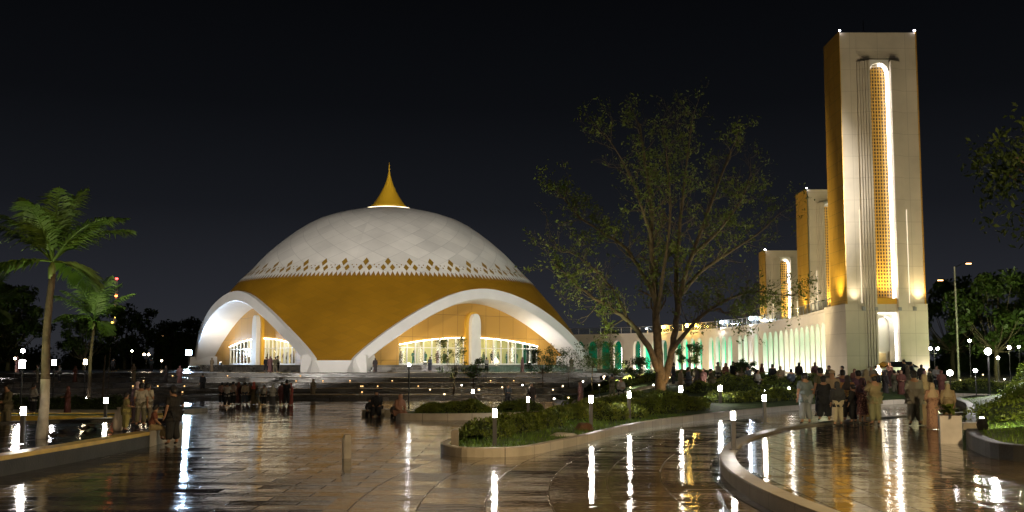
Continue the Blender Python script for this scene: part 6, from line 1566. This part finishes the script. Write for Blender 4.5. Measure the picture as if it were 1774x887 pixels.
# a handful of far figures, reused
PAL = [((.36, .34, .3), BLK, 'm'), ((.14, .05, .035), (.12, .04, .03), 'f'), (BLK, BLK, 'm'), ((.22, .17, .11), (.2, .15, .1), 'f'), ((.08, .1, .13), (.04, .04, .05), 'm'), ((.05, .04, .04), (.05, .04, .04), 'f'), ((.2, .1, .1), (.17, .08, .08), 'f'), ((.10, .09, .05), (.16, .14, .09), 'm')]
NAMEC = ['pale-shirted person', 'woman in red', 'person in black', 'woman in beige', 'blue-shirted person', 'woman in dark dress', 'woman in pink', 'person in olive']
src = []
def far(px, Y, z, where, i, hgt=1.66, rz=None):
    k = i % len(PAL); x = (px - 887) / 1900 / 1.0048 * Y; rg = random.Random(i * 13 + 5); rz = rg.uniform(0, 6.28) if rz is None else rz
    lb = '%s %s' % (NAMEC[k], where); gp = 'people ' + where
    if len(src) <= k:
        c1, c2, kd = PAL[k]; s_ = person((x, Y, z), rz, hgt, lb, c1, c2, kind=kd, head=c1, sleeve='long', skirt='long' if kd == 'f' else None, pose=rg.choice(('stand', 'walk', 'hold')), group=gp); src.append(s_); return
    h = hgt * rg.uniform(.92, 1.06); dup(src[k], (x, Y, z), rz, lb, gp, h / 1.74)
i = 0
rgc = random.Random(21)
for px in [1312, 1320, 1338, 1352, 1370, 1384, 1412, 1436, 1459, 1480, 1500, 1509, 1521, 1533, 1541, 1549, 1556, 1560, 1566, 1572, 1578, 1596, 1601, 1610, 1622, 1630]:
    Y = rgc.uniform(66, 78); x = (px - 887) / 1900 * Y; far(px, Y, gz(x, Y), 'in the crowd before the tall tower', i); i += 1
for px in list(range(1166, 1312, 13)):
    Y = rgc.uniform(68, 77); x = (px + rgc.uniform(-3, 3) - 887) / 1900 * Y; far(px, Y, gz(x, Y), 'behind the lawn hedges before the arcade', i); i += 1
for px, Y in ((468, 116), (477, 115), (481, 116), (470, 119), (461, 123), (367, 121), (745, 123), (650, 118), (905, 123), (990, 122), (843, 123)):
    far(px, Y, 1.42 if Y < 122.5 else 1.42, 'on the podium before the arches', i); i += 1
for k_, ls in ((3, (-9, -7.6, -6.8, -4.5, -2.6, 2.4, 3.6, 5.2, 7.5)), (0, (-9.5, -8, -6.2, -5.4, -3.9, -2.2, 2.6, 3.9, 5, 6.8, 7.7, 9.2))):
    a_ = LEGS[k_] + SEP[k_] / 2
    for l in ls:
        n_ = rgc.uniform(15.2, 17.2); x_, y_ = l, -n_
        X = MX + x_ * math.cos(a_) - y_ * math.sin(a_); Y = MY + x_ * math.sin(a_) + y_ * math.cos(a_)
        far(887 + 1900 * 1.0048 * X / Y, Y, 2.2, 'inside the glowing hall windows', i); i += 1
for px in (30, 66, 104, 131, 196, 232, 262, 288, 312):
    Y = rgc.uniform(95, 125); x = (px - 887) / 1900 * Y; far(px, Y, gz(x, Y) if x < -60 or Y > 130 else {0: -.2, 1: .6, 2: 1.4}[0 if Y < 97 else 1 if Y < 108 else 2] if x > -60 else gz(x, Y), 'on the far left of the plaza', i); i += 1
for px, Y, z in ((15, 38, 0), (60, 60, None), (120, 58, None), (352, 96, -.2), (543, 92, None), (880, 76, None), (921, 72, None), (1005, 70, None), (1060, 78, None), (1075, 66, None)):
    x = (px - 887) / 1900 * Y; far(px, Y, gz(x, Y) if z is None else z, 'scattered among beds and lamps', i); i += 1
# parked car behind the hedge by the tower
def car():
    p = PG(1541, 665); Y = 81; x = (1541 - 887) / 1900 * Y; t = empty('parked_car', (x, Y, gz(x, Y)), R(12), label='silver car parked behind the hedge at the tower entrance', cat='car')
    sec = [(-2.1, .45, .62, .72), (-2.0, .35, .8, .8), (-1.3, .3, .95, .84), (-.75, .3, 1.0, .85), (-.2, .3, 1.02, .86), (.9, .3, 1.02, .86), (1.6, .3, .98, .84), (2.05, .38, .85, .78), (2.15, .5, .7, .7)]
    V = []; F = []
    for x_, z0, z1, w in sec: V += [(x_, -w, z0), (x_, -w * 1.02, (z0 + z1) / 2), (x_, -w * .94, z1), (x_, w * .94, z1), (x_, w * 1.02, (z0 + z1) / 2), (x_, w, z0)]
    for i in range(len(sec) - 1):
        for j in range(6): k = (j + 1) % 6; F.append((i * 6 + j, i * 6 + k, (i + 1) * 6 + k, (i + 1) * 6 + j))
    F += [(5, 4, 3, 2, 1, 0), tuple(range(48, 54))]
    mb = MB(); mb.add(V, F)
    mb.add([(-.35, -.62, 1.42), (1.15, -.62, 1.42), (1.15, .62, 1.42), (-.35, .62, 1.42), (-.35, -.62, 1.45), (1.15, -.62, 1.45), (1.15, .62, 1.45), (-.35, .62, 1.45)], [(0, 1, 5, 4), (1, 2, 6, 5), (2, 3, 7, 6), (3, 0, 4, 7), (4, 5, 6, 7)])
    mb.build('car_body', mat('car_silver', (.5, .5, .5), .3, metal=.5, coat=.5), t)
    mb = MB(); a = [(-1.1, -.78, .99), (1.8, -.78, .99), (1.8, .78, .99), (-1.1, .78, .99)]; b = [(-.35, -.6, 1.42), (1.15, -.6, 1.42), (1.15, .6, 1.42), (-.35, .6, 1.42)]
    mb.add(a + b, [(0, 1, 5, 4), (1, 2, 6, 5), (2, 3, 7, 6), (3, 0, 4, 7)]); mb.build('windows', mat('car_glass', (.02, .02, .025), .1), t)
    for sx in (-1.35, 1.3):
        for sy in (-1, 1):
            w = empty('wheel', (sx, sy * .78, .33)); w.parent = t; w.rotation_euler = (R(90), 0, 0)
            mb = MB(); mb.lathe((0, 0, -.1), [(.2, 0), (.33, .02), (.33, .18), (.2, .2)], 18); mb.build('tyre', mat('rubber', (.02, .02, .02), .8), w)
            mb = MB(); mb.lathe((0, 0, -.105), [(.19, 0), (.2, .21)], 12); mb.build('rim', M_grey, w)
    for sy in (-1, 1): mb = MB(); mb.box((-2.06, sy * .55, .68), (.1, .3, .13)); mb.build('headlight', M_white, t)
car()
print('people', i, 'objects', len(bpy.data.objects))

# ================================================================== LABELS of look-alikes, told apart by their place in the row
def ordinal(n):
    w = ['leftmost', 'second', 'third', 'fourth', 'fifth', 'sixth', 'seventh', 'eighth', 'ninth', 'tenth', 'eleventh', 'twelfth', 'thirteenth', 'fourteenth', 'fifteenth', 'sixteenth', 'seventeenth', 'eighteenth', 'nineteenth', 'twentieth']
    if n < 20: return w[n]
    m = n + 1; return '%d%s' % (m, 'th' if 10 <= m % 100 <= 20 else {1: 'st', 2: 'nd', 3: 'rd'}.get(m % 10, 'th'))
roots = [o for o in SC.objects if o.parent is None and o.get('label')]
byl = {}
for o in roots: byl.setdefault(o['label'], []).append(o)
for lb, os_ in byl.items():
    if len(os_) < 2: continue
    os_.sort(key=lambda o: o.location.x / max(o.location.y, 1))
    for i, o in enumerate(os_):
        o['label'] = lb + ', ' + (ordinal(i) + (' of its kind' if i == 0 else ' from the left'))
for o in roots:
    if len(o['label'].split()) > 16: print('LONG', o['label'])
